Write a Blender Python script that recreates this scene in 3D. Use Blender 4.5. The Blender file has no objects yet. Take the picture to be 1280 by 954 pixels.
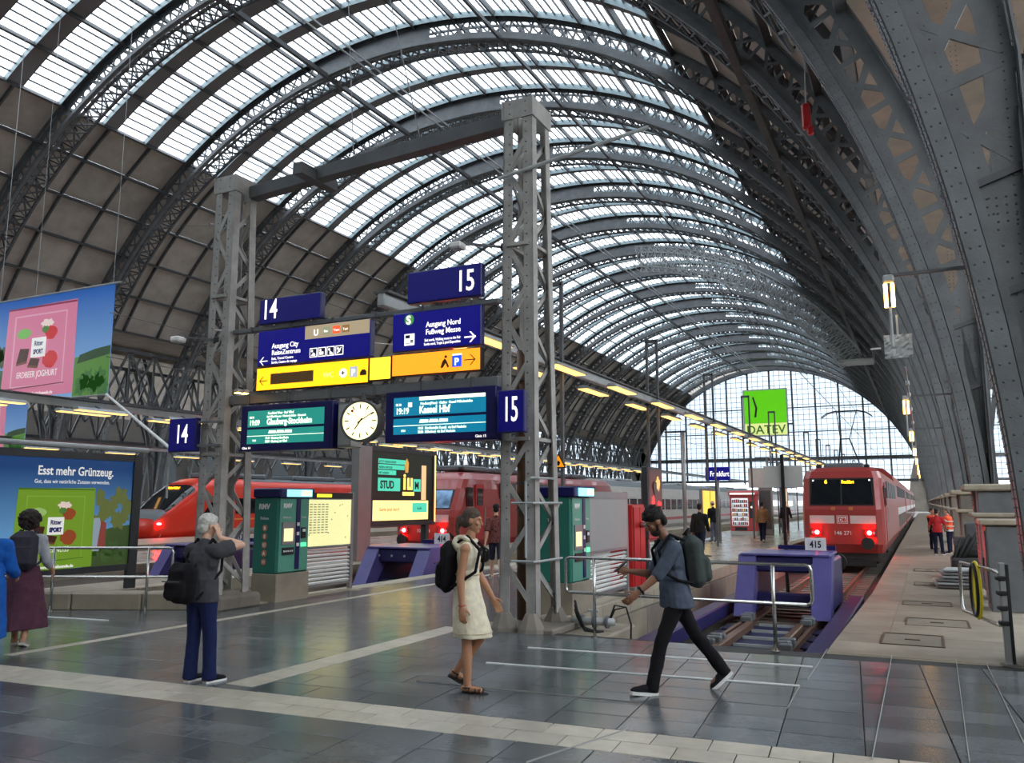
import bpy, math, random
from mathutils import Vector, Matrix, noise
R = math.radians
random.seed(7)
sc = bpy.context.scene
col = sc.collection

# ------------------------------------------------------------------ camera
FPX, CX, CY, CAMH, VX, VY = 1030.0, 640.0, 477.0, 1.76, 1155.0, 628.0
PITCH = math.atan2(VY - CY, FPX)
def _ray(x, y):
    a = (x - CX, FPX, CY - y)
    c, s = math.cos(PITCH), math.sin(PITCH)
    return (a[0], a[1]*c - a[2]*s, a[1]*s + a[2]*c)
_v = _ray(VX, VY)
YAW = math.atan2(_v[0], _v[1])
def wray(x, y):
    r = _ray(x, y); c, s = math.cos(YAW), math.sin(YAW)
    return (r[0]*c - r[1]*s, r[0]*s + r[1]*c, r[2])
def G(x, y, z=0.0):                      # photo pixel -> point on the level z
    r = wray(x, y); t = (z - CAMH)/r[2]
    return Vector((r[0]*t, r[1]*t, z))
def atY(x, y, Y):
    r = wray(x, y); t = Y/r[1]
    return Vector((r[0]*t, Y, CAMH + r[2]*t))
def atX(x, y, X):
    r = wray(x, y); t = X/r[0]
    return Vector((X, r[1]*t, CAMH + r[2]*t))
def proj(p):
    c, s = math.cos(YAW), math.sin(YAW)
    a = (p[0]*c + p[1]*s, -p[0]*s + p[1]*c, p[2] - CAMH)
    c, s = math.cos(PITCH), math.sin(PITCH)
    b = (a[0], a[1]*c + a[2]*s, -a[1]*s + a[2]*c)
    if b[1] < 0.1: return (-9999, -9999, 0.1)
    return (CX + FPX*b[0]/b[1], CY - FPX*b[2]/b[1], b[1])

cam_d = bpy.data.cameras.new('camera'); cam = bpy.data.objects.new('camera', cam_d)
col.objects.link(cam); sc.camera = cam
cam_d.sensor_width = 36.0; cam_d.lens = FPX/1280*36; cam_d.clip_start = .05; cam_d.clip_end = 900
cam.location = (0, 0, CAMH); cam.rotation_euler = (math.pi/2 + PITCH, 0, YAW)

# ------------------------------------------------------------------ sky, exposure
w = bpy.data.worlds.new('overcast_sky'); sc.world = w; w.use_nodes = True
nt = w.node_tree; bg = nt.nodes['Background']
tc = nt.nodes.new('ShaderNodeTexCoord'); nz = nt.nodes.new('ShaderNodeTexNoise'); rp = nt.nodes.new('ShaderNodeValToRGB')
nz.inputs['Scale'].default_value = 2.2; nz.inputs['Detail'].default_value = 5
rp.color_ramp.elements[0].position = .3; rp.color_ramp.elements[0].color = (.72, .82, .95, 1)
rp.color_ramp.elements[1].position = .7; rp.color_ramp.elements[1].color = (.96, .99, 1.0, 1)
nt.links.new(tc.outputs['Generated'], nz.inputs['Vector']); nt.links.new(nz.outputs['Fac'], rp.inputs['Fac'])
nt.links.new(rp.outputs['Color'], bg.inputs['Color']); bg.inputs['Strength'].default_value = 2.0
sc.view_settings.view_transform = 'Standard'; sc.view_settings.look = 'None'
sc.view_settings.exposure = 1.45; sc.view_settings.gamma = 1; sc.view_settings.use_curve_mapping = False
sc.cycles.max_bounces = 7; sc.cycles.diffuse_bounces = 4; sc.cycles.glossy_bounces = 3
sc.cycles.transparent_max_bounces = 12; sc.cycles.sample_clamp_indirect = 4.0

# ------------------------------------------------------------------ materials
def lin(c):
    def f(v):
        v /= 255.0
        return v/12.92 if v <= .04045 else ((v + .055)/1.055)**2.4
    return (f(c[0]), f(c[1]), f(c[2]), 1)
MATS = {}
def mat(name, rgb, rough=.55, metal=0.0, var=.12, scale=3.0, bump=0.0, bscale=60, spec=.5, rand=0.0, rgb2=None, coat=0.0):
    if name in MATS: return MATS[name]
    m = bpy.data.materials.new(name); m.use_nodes = True; MATS[name] = m
    n = m.node_tree.nodes; l = m.node_tree.links; b = n['Principled BSDF']
    b.inputs['Roughness'].default_value = rough; b.inputs['Metallic'].default_value = metal
    b.inputs['Specular IOR Level'].default_value = spec; b.inputs['Coat Weight'].default_value = coat
    c = lin(rgb)
    if var > 0 or rand > 0:
        t = n.new('ShaderNodeTexCoord'); z = n.new('ShaderNodeTexNoise'); z.inputs['Scale'].default_value = scale
        z.inputs['Detail'].default_value = 6; z.inputs['Roughness'].default_value = .65
        geo = n.new('ShaderNodeNewGeometry'); l.new(geo.outputs['Position'], z.inputs['Vector'])
        rmp = n.new('ShaderNodeValToRGB')
        c2 = lin(rgb2) if rgb2 else tuple(min(1, v*(1 + var*1.3)) for v in c[:3]) + (1,)
        c1 = tuple(v*(1 - var*1.3) for v in c[:3]) + (1,)
        rmp.color_ramp.elements[0].position = .3; rmp.color_ramp.elements[0].color = c1
        rmp.color_ramp.elements[1].position = .72; rmp.color_ramp.elements[1].color = c2
        l.new(z.outputs['Fac'], rmp.inputs['Fac']); out = rmp.outputs['Color']
        if rand > 0:
            oi = n.new('ShaderNodeObjectInfo'); ad = n.new('ShaderNodeMath'); ad.operation = 'ADD'
            fr = n.new('ShaderNodeMath'); fr.operation = 'FRACT'
            l.new(oi.outputs['Random'], ad.inputs[0]); l.new(geo.outputs['Random Per Island'], ad.inputs[1]); l.new(ad.outputs[0], fr.inputs[0])
            mr = n.new('ShaderNodeMapRange'); mr.inputs['To Min'].default_value = 1 - rand; mr.inputs['To Max'].default_value = 1 + rand
            l.new(fr.outputs[0], mr.inputs['Value'])
            mx = n.new('ShaderNodeMix'); mx.data_type = 'RGBA'; mx.blend_type = 'MULTIPLY'; mx.inputs['Factor'].default_value = 1
            l.new(out, mx.inputs['A']); l.new(mr.outputs['Result'], mx.inputs['B']); out = mx.outputs['Result']
        l.new(out, b.inputs['Base Color'])
        rr = n.new('ShaderNodeMapRange'); rr.inputs['To Min'].default_value = max(.03, rough - .08); rr.inputs['To Max'].default_value = min(1, rough + .08)
        l.new(z.outputs['Fac'], rr.inputs['Value']); l.new(rr.outputs['Result'], b.inputs['Roughness'])
        if bump > 0:
            z2 = n.new('ShaderNodeTexNoise'); z2.inputs['Scale'].default_value = bscale; l.new(geo.outputs['Position'], z2.inputs['Vector'])
            bp = n.new('ShaderNodeBump'); bp.inputs['Strength'].default_value = bump; bp.inputs['Distance'].default_value = .02
            l.new(z2.outputs['Fac'], bp.inputs['Height']); l.new(bp.outputs['Normal'], b.inputs['Normal'])
    else:
        b.inputs['Base Color'].default_value = c
    return m
def emit(name, rgb, strength, rough=.3):
    if name in MATS: return MATS[name]
    m = mat(name, rgb, rough, var=0)
    b = m.node_tree.nodes['Principled BSDF']
    b.inputs['Emission Color'].default_value = lin(rgb); b.inputs['Emission Strength'].default_value = strength
    return m
def glassmat(name, rgb, opacity, rough=.05, tint=(.96, .98, 1, 1)):
    m = bpy.data.materials.new(name); m.use_nodes = True; MATS[name] = m
    n = m.node_tree.nodes; l = m.node_tree.links; b = n['Principled BSDF']; o = n['Material Output']
    b.inputs['Base Color'].default_value = lin(rgb); b.inputs['Roughness'].default_value = rough
    t = n.new('ShaderNodeBsdfTransparent'); t.inputs['Color'].default_value = tint
    mx = n.new('ShaderNodeMixShader'); mx.inputs[0].default_value = opacity
    l.new(t.outputs[0], mx.inputs[1]); l.new(b.outputs[0], mx.inputs[2]); l.new(mx.outputs[0], o.inputs['Surface'])
    return m

STEEL = mat('painted_steel', (104, 107, 109), .5, .12, .18, 1.7, .15, 40)
COLS = mat('column_grey_paint', (158, 155, 150), .5, .1, .2, 3, .15, 30)
STEEL_D = mat('dark_painted_steel', (86, 88, 90), .55, .1, .2, 1.7)
STEEL_L = mat('pale_painted_steel', (168, 172, 172), .5, .1, .15, 2)
RIVET = mat('rivet_steel', (92, 95, 97), .5, .2, 0)
PANEL = mat('roof_boarding', (170, 162, 152), .8, 0, .14, .8, rand=.08)
RAFTER = mat('rafter_cladding', (128, 126, 128), .6, 0, .1, 1)
GUTTER = mat('light_metal_edge', (122, 138, 142), .4, .1, .05, 2)
PANE = glassmat('skylight_glass', (240, 245, 250), .12, .2)
GPANE = glassmat('gable_glass', (225, 235, 240), .10, .15, (.26, .29, .31, 1))
CLEAR = glassmat('clear_glass', (200, 215, 215), .15, .02)
TILE = mat('slate_tile', (88, 92, 94), .2, 0, .22, 1.3, .05, 30, .6, rand=.24)
BAND = mat('pale_stone_tile', (176, 168, 152), .35, 0, .16, 5, .05, 60, rand=.1)
GROUT = mat('tile_grout', (44, 44, 42), .7, 0, .1)
CONC = mat('concrete', (142, 132, 116), .62, 0, .2, 1.6, .15, 25)
CONC_D = mat('stained_concrete', (118, 110, 100), .7, 0, .25, 1.2, .2, 20)
PAVE = mat('platform_paving', (150, 145, 134), .25, 0, .12, 1.0, .03, 30, rand=.08)
KERB = mat('kerb_stone', (158, 149, 130), .5, 0, .15, 3)
BALLAST = mat('track_bed', (58, 54, 52), .9, 0, .3, 6, .6, 30)
RUST = mat('rusty_rail', (112, 84, 66), .45, .5, .25, 5)
WHITE = mat('white_paint', (226, 226, 222), .4, 0, .05)
BLACK = mat('black_plastic', (22, 22, 24), .45, 0, .1)
RUBBER = mat('dark_rubber', (30, 30, 30), .8, 0, .2, 8)
NAVY = mat('navy_sign_paint', (8, 10, 84), .35, 0, .05)
NAVY_B = emit('navy_board_glow', (8, 6, 112), .09)  # number boards are unlit; a faint glow is added to lift the navy
NAVY_E = emit('navy_backlit', (8, 6, 120), .22)
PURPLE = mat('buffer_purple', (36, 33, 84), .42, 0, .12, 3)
PURPLE_LIT = mat('buffer_purple_lit', (82, 77, 138), .42, 0, .12, 3)  # strut purple made lighter: light from above put into the colour
YEL_E = emit('yellow_backlit', (255, 170, 20), .75)
YEL_E2 = emit('yellow_backlit_bright', (255, 205, 40), 1.0)
ORG_E = emit('orange_backlit', (250, 140, 30), .6)
WHT_E = emit('white_backlit', (240, 238, 232), .55)
TEAL_E = emit('display_teal', (30, 120, 110), .45)
TEAL2_E = emit('display_blue_teal', (10, 105, 135), .45)
DISPTXT = emit('display_text', (225, 245, 215), .55)
CLOCK_E = emit('clock_face', (250, 235, 165), .8)
LAMP_E = emit('warm_lamp', (255, 190, 90), 6.0)
LAMP_S = emit('warm_lamp_soft', (255, 190, 100), 1.1)
RED_E = emit('red_tail_light', (255, 8, 10), 300.0)
AMBER_E = emit('amber_display', (255, 160, 20), 2.5)
CHROME = mat('brushed_stainless', (190, 190, 186), .25, 1.0, .05, 6)
ALU = mat('aluminium', (150, 150, 150), .4, .6, .06)
RED = mat('traffic_red', (186, 26, 26), .35, 0, .08, 2, coat=.3)
RED_T = mat('train_red', (158, 58, 54), .35, 0, .08, 1.5, coat=.3)
RED_B = mat('bright_train_red', (226, 52, 30), .35, 0, .06, 1.5, coat=.3)
TGREY = mat('train_light_grey', (196, 196, 192), .4, 0, .06)
TROOF = mat('train_roof_grey', (104, 110, 114), .5, 0, .12)
TWHITE = mat('train_white', (206, 204, 198), .4, 0, .08)
TWIN = mat('train_window', (20, 24, 28), .08, 0, 0)
UNDER = mat('underframe', (40, 38, 38), .7, 0, .2)
GREEN = mat('machine_green', (38, 112, 98), .4, 0, .06)
GREEN_L = mat('machine_green_front', (84, 152, 132), .4, 0, .06)

# ------------------------------------------------------------------ mesh helpers
class MB:
    def __init__(s): s.v = []; s.f = []; s.m = []; s.cur = 0
    def add(s, vs, fs):
        o = len(s.v); s.v += [tuple(p) for p in vs]
        for f in fs: s.f.append(tuple(i + o for i in f)); s.m.append(s.cur)
        return s
    def box(s, c, d, M=None):
        x, y, z = d[0]/2, d[1]/2, d[2]/2
        vs = [Vector((a*x, b*y, e*z)) for a in (-1, 1) for b in (-1, 1) for e in (-1, 1)]
        if M is not None: vs = [M @ p for p in vs]
        vs = [p + Vector(c) for p in vs]
        return s.add(vs, [(0,1,3,2), (4,6,7,5), (0,4,5,1), (2,3,7,6), (0,2,6,4), (1,5,7,3)])
    def bx(s, x0, x1, y0, y1, z0, z1):
        return s.box(((x0+x1)/2, (y0+y1)/2, (z0+z1)/2), (abs(x1-x0), abs(y1-y0), abs(z1-z0)))
    def bevbox(s, c, d, b, M=None):            # box with chamfered edges
        x, y, z = d[0]/2, d[1]/2, d[2]/2; b = min(b, x*.9, y*.9, z*.9)
        vs = []; idx = {}
        for sx in (-1, 1):
            for sy in (-1, 1):
                for sz in (-1, 1):
                    for a in range(3):
                        p = Vector((sx*(x - (0 if a == 0 else b)), sy*(y - (0 if a == 1 else b)), sz*(z - (0 if a == 2 else b))))
                        idx[sx, sy, sz, a] = len(vs); vs.append(p)
        fs = []
        ax = [(1, 2), (0, 2), (0, 1)]
        for a in range(3):
            u, v_ = ax[a]
            for sg in (-1, 1):
                q = []
                for su, sv in ((-1,-1), (1,-1), (1,1), (-1,1)):
                    k = [0,0,0]; k[a] = sg; k[u] = su; k[v_] = sv; q.append(idx[k[0],k[1],k[2],a])
                fs.append(tuple(q))
        for a in range(3):                      # edges along axis a
            u, v_ = ax[a]
            for su in (-1, 1):
                for sv in (-1, 1):
                    k0 = [0,0,0]; k0[a] = -1; k0[u] = su; k0[v_] = sv
                    k1 = list(k0); k1[a] = 1
                    fs.append((idx[k0[0],k0[1],k0[2],u], idx[k0[0],k0[1],k0[2],v_], idx[k1[0],k1[1],k1[2],v_], idx[k1[0],k1[1],k1[2],u]))
        for sx in (-1, 1):
            for sy in (-1, 1):
                for sz in (-1, 1): fs.append(tuple(idx[sx,sy,sz,a] for a in range(3)))
        if M is not None: vs = [M @ p for p in vs]
        return s.add([p + Vector(c) for p in vs], fs)
    def bar(s, p0, p1, w, h=None, up=(0, 0, 1)):
        p0 = Vector(p0); p1 = Vector(p1); h = h or w
        d = (p1 - p0)
        if d.length < 1e-6: return s
        d.normalize(); u = Vector(up)
        if abs(d.dot(u)) > .99: u = Vector((0, 1, 0)) if abs(d.y) < .9 else Vector((1, 0, 0))
        a = d.cross(u).normalized(); b = a.cross(d)
        vs = [p + a*(i*w/2) + b*(j*h/2) for p in (p0, p1) for i, j in ((-1,-1), (1,-1), (1,1), (-1,1))]
        return s.add(vs, [(3,2,1,0), (4,5,6,7), (0,1,5,4), (1,2,6,5), (2,3,7,6), (3,0,4,7)])
    def tube(s, pts, r, n=8, cap=True):
        pts = [Vector(p) for p in pts]; rs = r if isinstance(r, (list, tuple)) else [r]*len(pts)
        vs = []; prev = None
        for i, p in enumerate(pts):
            d = (pts[min(i+1, len(pts)-1)] - pts[max(i-1, 0)]).normalized()
            if prev is None:
                u = Vector((0, 0, 1)) if abs(d.z) < .9 else Vector((1, 0, 0)); a = d.cross(u).normalized()
            else:
                a = (prev - d*prev.dot(d)).normalized()
            prev = a; b = d.cross(a)
            vs += [p + (a*math.cos(2*math.pi*k/n) + b*math.sin(2*math.pi*k/n))*rs[i] for k in range(n)]
        fs = [(i*n+k, i*n+(k+1)%n, (i+1)*n+(k+1)%n, (i+1)*n+k) for i in range(len(pts)-1) for k in range(n)]
        if cap: fs += [tuple(range(n-1, -1, -1)), tuple((len(pts)-1)*n+k for k in range(n))]
        return s.add(vs, fs)
    def ell(s, c, r, nu=12, nv=8, M=None):
        vs = [Vector((0, 0, r[2]))]
        for i in range(1, nv):
            t = math.pi*i/nv
            vs += [Vector((r[0]*math.sin(t)*math.cos(2*math.pi*k/nu), r[1]*math.sin(t)*math.sin(2*math.pi*k/nu), r[2]*math.cos(t))) for k in range(nu)]
        vs.append(Vector((0, 0, -r[2])))
        if M is not None: vs = [M @ p for p in vs]
        fs = [(0, 1+k, 1+(k+1)%nu) for k in range(nu)]
        for i in range(nv-2): fs += [(1+i*nu+k, 1+(i+1)*nu+k, 1+(i+1)*nu+(k+1)%nu, 1+i*nu+(k+1)%nu) for k in range(nu)]
        e = len(vs)-1; o = 1+(nv-2)*nu
        fs += [(o+k, e, o+(k+1)%nu) for k in range(nu)]
        return s.add([p + Vector(c) for p in vs], fs)
    def capsule(s, p0, r0, p1, r1, n=12):
        p0 = Vector(p0); p1 = Vector(p1); d = (p1-p0).normalized()
        pts = []; rs = []
        for a in (-80, -50, -25, 0): pts.append(p0 + d*(r0*math.sin(R(a)))); rs.append(r0*math.cos(R(a)))
        for a in (0, 25, 50, 80): pts.append(p1 + d*(r1*math.sin(R(a)))); rs.append(r1*math.cos(R(a)))
        return s.tube(pts, rs, n)
    def prism(s, poly, y0, y1, f=None):        # poly in (a, b); f maps (a, b, t) -> xyz
        f = f or (lambda a, b, t: (a, t, b))
        n = len(poly)
        vs = [f(a, b, y0) for a, b in poly] + [f(a, b, y1) for a, b in poly]
        return s.add(vs, [tuple(range(n-1, -1, -1)), tuple(range(n, 2*n))] + [(i, (i+1)%n, n+(i+1)%n, n+i) for i in range(n)])
    def loft(s, rings, cap=True):
        n = len(rings[0]); vs = [p for r in rings for p in r]
        fs = [(i*n+k, i*n+(k+1)%n, (i+1)*n+(k+1)%n, (i+1)*n+k) for i in range(len(rings)-1) for k in range(n)]
        if cap: fs += [tuple(range(n-1, -1, -1)), tuple((len(rings)-1)*n+k for k in range(n))]
        return s.add(vs, fs)
    def sweep(s, pts, frame, prof, closed=False):   # frame(i) -> (a, b) axes, prof list of (u, v)
        rings = []
        for i, p in enumerate(pts):
            a, b = frame(i); rings.append([Vector(p) + a*u + b*v for u, v in prof])
        return s.loft(rings)
    def lathe(s, prof, c=(0,0,0), n=16):
        rings = [[Vector((r*math.cos(2*math.pi*k/n), r*math.sin(2*math.pi*k/n), z)) + Vector(c) for k in range(n)] for r, z in prof]
        return s.loft(rings)
    def mesh(s, name, mats, smooth=False):
        me = bpy.data.meshes.new(name); me.from_pydata(s.v, [], s.f)
        for m in (mats if isinstance(mats, (list, tuple)) else [mats]): me.materials.append(m)
        if any(s.m): me.polygons.foreach_set('material_index', s.m)
        if smooth: me.polygons.foreach_set('use_smooth', [True]*len(me.polygons))
        me.update(); return me
    def build(s, name, mats, parent=None, smooth=False, local=True, **props):
        if not local and parent is not None:
            o = WLOC.get(parent.name, Vector((0,0,0)))
            s.v = [(p[0]-o[0], p[1]-o[1], p[2]-o[2]) for p in s.v]
        return link(name, s.mesh(name, mats, smooth), parent, **props)
WLOC = {}
def link(name, me, parent=None, M=None, **props):
    o = bpy.data.objects.new(name, me); col.objects.link(o)
    if parent is not None: o.parent = parent
    if M is not None: o.matrix_basis = M
    for k, v in props.items(): o[k] = v
    return o
def tag(o, label, cat, group=None, kind=None):
    o['label'] = label
    if cat: o['category'] = cat
    if group: o['group'] = group
    if kind: o['kind'] = kind
    return o
def thing(name, label, cat, loc=(0,0,0), rotz=0.0, group=None):
    o = bpy.data.objects.new(name, None); col.objects.link(o); o.empty_display_size = .2
    o.location = loc; o.rotation_euler = (0, 0, rotz); WLOC[o.name] = Vector(loc)
    return tag(o, label, cat, group)
def struct(name, label, loc=(0,0,0), cat=None):
    o = bpy.data.objects.new(name, None); col.objects.link(o); o.location = loc; WLOC[o.name] = Vector(loc)
    o['kind'] = 'structure'; o['label'] = label
    if cat: o['category'] = cat
    return o
def copy_tree(o, parent=None):
    c = o.copy(); col.objects.link(c)
    if parent is not None: c.parent = parent
    for ch in list(o.children): copy_tree(ch, c)
    return c
_boxes = {}
def unitbox(m):
    if m.name not in _boxes: _boxes[m.name] = MB().box((0,0,0), (1,1,1)).mesh('bar', m)
    return _boxes[m.name]
def barM(p0, p1, w, h, up=(0,0,1)):            # matrix that stretches a unit box from p0 to p1
    p0 = Vector(p0); p1 = Vector(p1); d = p1-p0; L = d.length; d.normalize(); u = Vector(up)
    if abs(d.dot(u)) > .99: u = Vector((0,1,0)) if abs(d.y) < .9 else Vector((1,0,0))
    a = d.cross(u).normalized(); b = a.cross(d)
    c = (p0+p1)/2
    return Matrix(((a.x*w, d.x*L, b.x*h, c.x), (a.y*w, d.y*L, b.y*h, c.y), (a.z*w, d.z*L, b.z*h, c.z), (0,0,0,1)))
def bars(name, segs, m, parent, w, h, up=(0,0,1)):
    for p0, p1 in segs: link(name, unitbox(m), parent, barM(p0, p1, w, h, up))
_txt = {}
def textmesh(txt, size, m, bold=0.0, align='LEFT', xs=1.0, depth=.002):
    k = (txt, size, m.name, bold, align, xs)
    if k in _txt: return _txt[k]
    cu = bpy.data.curves.new('t', 'FONT'); cu.body = txt; cu.size = size; cu.align_x = align; cu.offset = bold; cu.extrude = depth; cu.resolution_u = 3
    o = bpy.data.objects.new('t', cu); me = bpy.data.meshes.new_from_object(o)
    if xs != 1:
        for v in me.vertices: v.co.x *= xs
    me.materials.clear(); me.materials.append(m); bpy.data.objects.remove(o); bpy.data.curves.remove(cu)
    _txt[k] = me; return me
class Face:                                    # a flat face: origin, right, up; normal looks at the reader
    def __init__(s, o, r, u, parent=None):
        s.o = Vector(o); s.r = Vector(r).normalized(); s.u = Vector(u).normalized(); s.n = s.r.cross(s.u); s.p = parent; s.k = 0
    def P(s, x, y, z=0): return s.o + s.r*x + s.u*y + s.n*z
    def rect(s, name, x0, y0, x1, y1, m, z0=0, z1=.006, parent=None, **pr):
        b = MB(); q = [(x0,y0), (x1,y0), (x1,y1), (x0,y1)]
        b.prism(q, z0, z1, lambda a, c, t: s.P(a, c, t)); return b.build(name, m, parent or s.p, **pr)
    def poly(s, name, pts, m, z0=0, z1=.006, parent=None, **pr):
        b = MB(); b.prism(pts, z0, z1, lambda a, c, t: s.P(a, c, t)); return b.build(name, m, parent or s.p, **pr)
    def disc(s, name, x, y, rx, ry, m, z0=0, z1=.006, n=20, parent=None, **pr):
        return s.poly(name, [(x+rx*math.cos(2*math.pi*k/n), y+ry*math.sin(2*math.pi*k/n)) for k in range(n)], m, z0, z1, parent, **pr)
    def text(s, txt, x, y, size, m, z=.008, bold=0.0, align='LEFT', xs=1.0, name='lettering', parent=None):
        me = textmesh(txt, size, m, bold, align, xs); o = s.P(x, y, z)
        M = Matrix(((s.r.x, s.u.x, s.n.x, o.x), (s.r.y, s.u.y, s.n.y, o.y), (s.r.z, s.u.z, s.n.z, o.z), (0,0,0,1)))
        return link(name, me, parent or s.p, M)
    def arrow(s, x, y, L, m, left=True, z0=.006, z1=.01, t=.014, name='arrow'):
        d = -1 if left else 1; b = MB(); f = lambda a, c, q: s.P(a, c, q)
        tip = x + d*L/2
        b.prism([(x-d*L/2, y-t/2), (tip, y-t/2), (tip, y+t/2), (x-d*L/2, y+t/2)], z0, z1, f)
        for sg in (1, -1):
            b.prism([(tip, y), (tip-d*L*.42, y+sg*L*.42), (tip-d*(L*.42+t*1.2), y+sg*L*.42), (tip-d*t*1.4, y)], z0, z1, f)
        return b.build(name, m, s.p)
XV, YV, ZV = Vector((1,0,0)), Vector((0,1,0)), Vector((0,0,1))

# ------------------------------------------------------------------ ground: concourse, platforms, pits
AC, AA, AB = -27.4, 28.4, 28.7           # arch soffit ellipse: centre x, half span, height
BAY, Y0, YEND = 9.2, 11.0, 176.6
floor = struct('floor', 'dark grey slate tiled concourse floor, glossy', (0, 0, 0))
MB().bx(-60, 40, -9, 10.7, -1.4, -.012).build('slab', GROUT, floor)
SK = R(4.2); UX = Vector((math.cos(SK), math.sin(SK), 0)); VXX = Vector((-math.sin(SK), math.cos(SK), 0))
def uv(u, v, z=0): return UX*u + VXX*v + ZV*z
def to_uv(p): return p[0]*UX.x + p[1]*UX.y, p[0]*VXX.x + p[1]*VXX.y
tiles = []
def cut(p): return not (-16 < p[0] < 1.9 and p[1] > 2.6 and (p[1] < 10.62 or (-10.95 < p[0] < -5.35 and p[1] < 19.8)))
BAND0, BAND1 = 6.0, 6.58
TU, TV = .6, .42
for j in range(-12, 34):
    v0 = BAND1 + j*TV if j >= 0 else BAND0 + j*TV
    for i in range(-34, 8):
        sh = .3 if j % 2 else 0
        u0 = i*TU + (sh if i*TU < -4.6 else 0)
        c = uv(u0 + TU/2, v0 + TV/2)
        if any(cut(uv(u0 + a*TU, v0 + b*TV)) for a in (0, 1) for b in (0, 1)): continue
        tiles.append((c, TU, TV, 0))
for j in range(2):
    for i in range(-42, 8):
        u0 = i*.42 + (.21 if j else 0); v0 = BAND0 + j*.29
        c = uv(u0 + .21, v0 + .145)
        if cut(c): continue
        tiles.append((c, .42, .29, 1))
def tile_px(t):
    x, y, d = proj(t[0])
    return t[1]*t[2]*CAMH/d**3 if -20 < x < 1300 and 600 < y < 975 else 0
tiles.sort(key=tile_px, reverse=True)
tm = {k: MB().bevbox((0, 0, -.006), (s[0]-.01, s[1]-.01, .012), .0025).mesh('tile', m) for k, s, m in ((0, (TU, TV), TILE), (1, (.42, .29), BAND))}
RZ = Matrix.Rotation(SK, 4, 'Z')
nd = {0: 0, 1: 0}; rest = {0: MB(), 1: MB()}
R3 = Matrix.Rotation(SK, 3, 'Z')
for t in tiles:
    lim = 230 if t[3] == 0 else 68
    if nd[t[3]] < lim:
        nd[t[3]] += 1
        o = link('tile', tm[t[3]], floor, Matrix.Translation(t[0] + ZV*random.uniform(-.0008, .0008)) @ RZ)
    else:
        rest[t[3]].box(t[0] + ZV*(-.006 + random.uniform(-.0008, .0008)), (t[1]-.01, t[2]-.01, .012), R3)
for k in (0, 1): rest[k].build('tile_field', (TILE, BAND)[k], floor, kind='stuff')
# pale guide lines along the platform and tactile strips at the pit ends
def stoneline(x, w, y0, y1, step, name):
    b = MB().bevbox((0, 0, 0), (w, step-.006, .012), .003).mesh(name, BAND)
    n = int((y1-y0)/step)
    for k in range(n): link(name, b, floor, Matrix.Translation((x, y0 + step*(k+.5), -.003)))
stoneline(-6.08, .34, 6.3, 10.6, .42, 'guide_stone'); stoneline(-9.66, .16, 6.3, 19.6, .6, 'guide_stone')
STRIP = mat('tactile_strip_white', (225, 225, 222), .4, 0, .06, 20)
def strip(p0, p1, w=.035, m=STRIP):
    b = MB(); b.bar(Vector(p0) + ZV*.004, Vector(p1) + ZV*.004, w, .012); b.build('tactile_strip', m, floor)
for a, b_ in (((608,829), (1000,858)), ((660,810), (1016,834)), ((-20,767), (135,776)), ((-20,783), (60,783))): strip(G(*a), G(*b_))
GREYL = mat('pale_joint', (150, 150, 146), .5, 0, .05)
for a_, b_ in (((1000,858), (984,886)), ((520,852), (790,878)), ((1034,812), (1010,850)), ((785,912), (658,954)), ((1115,820), (1090,950)), ((1195,824), (1212,954)), ((1233,830), (1280,930))): strip(G(*a_), G(*b_), .006, GREYL)

def rz(y): return 0 if y < 11.3 else (-.22*(y-11.3)/9 if y < 20.3 else -.22)   # the right platform falls gently
def platform(x0, x1, y0, y1, label, m=PAVE, kerbs=(), z=0.0, depth=1.35):
    p = struct('platform', label, ((x0+x1)/2, y0, 0))
    MB().bx(x0+.03, x1-.03, y0, y1, -depth, z - .004).build('deck', m, p, local=False)
    for kx, sgn in kerbs:                     # kerb stones along an edge
        step = 1.5; y = y0 + .02; n = 0; far = MB()
        while y < y1 - step:
            if n < 40: MB().bevbox((kx - sgn*.22, y + step/2, -.13), (.44, step-.012, .28), .012).build('kerb_stone', KERB, p, local=False)
            else: far.bx(kx - .44 if sgn > 0 else kx, kx if sgn > 0 else kx + .44, y, y + step - .015, -.27, .01)
            n += 1; y += step
        far.build('kerb_edge', KERB, p, local=False, kind='stuff')
    return p
T15, T14, T13, T12, T11 = -2.95, -12.8, -18.5, -27.6, -36.4
P15 = platform(-10.98, -5.05, 10.7, 176, 'pale paved island platform between the empty pit and the red locomotive', kerbs=((-5.05, 1), (-10.98, -1)))
platform(-16.5, -14.65, 10.7, 176, 'narrow service strip behind the poster board and column', CONC, kerbs=((-14.65, 1),))
platform(-25.7, -20.4, 10.7, 176, 'island platform under the hanging banner', PAVE, kerbs=((-20.4, 1),))
platform(-34.3, -29.5, 10.7, 176, 'narrow strip beside the bright red train', CONC)
platform(-60, -38.4, 10.7, 176, 'far platforms on the left of the hall', CONC_D)
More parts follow.
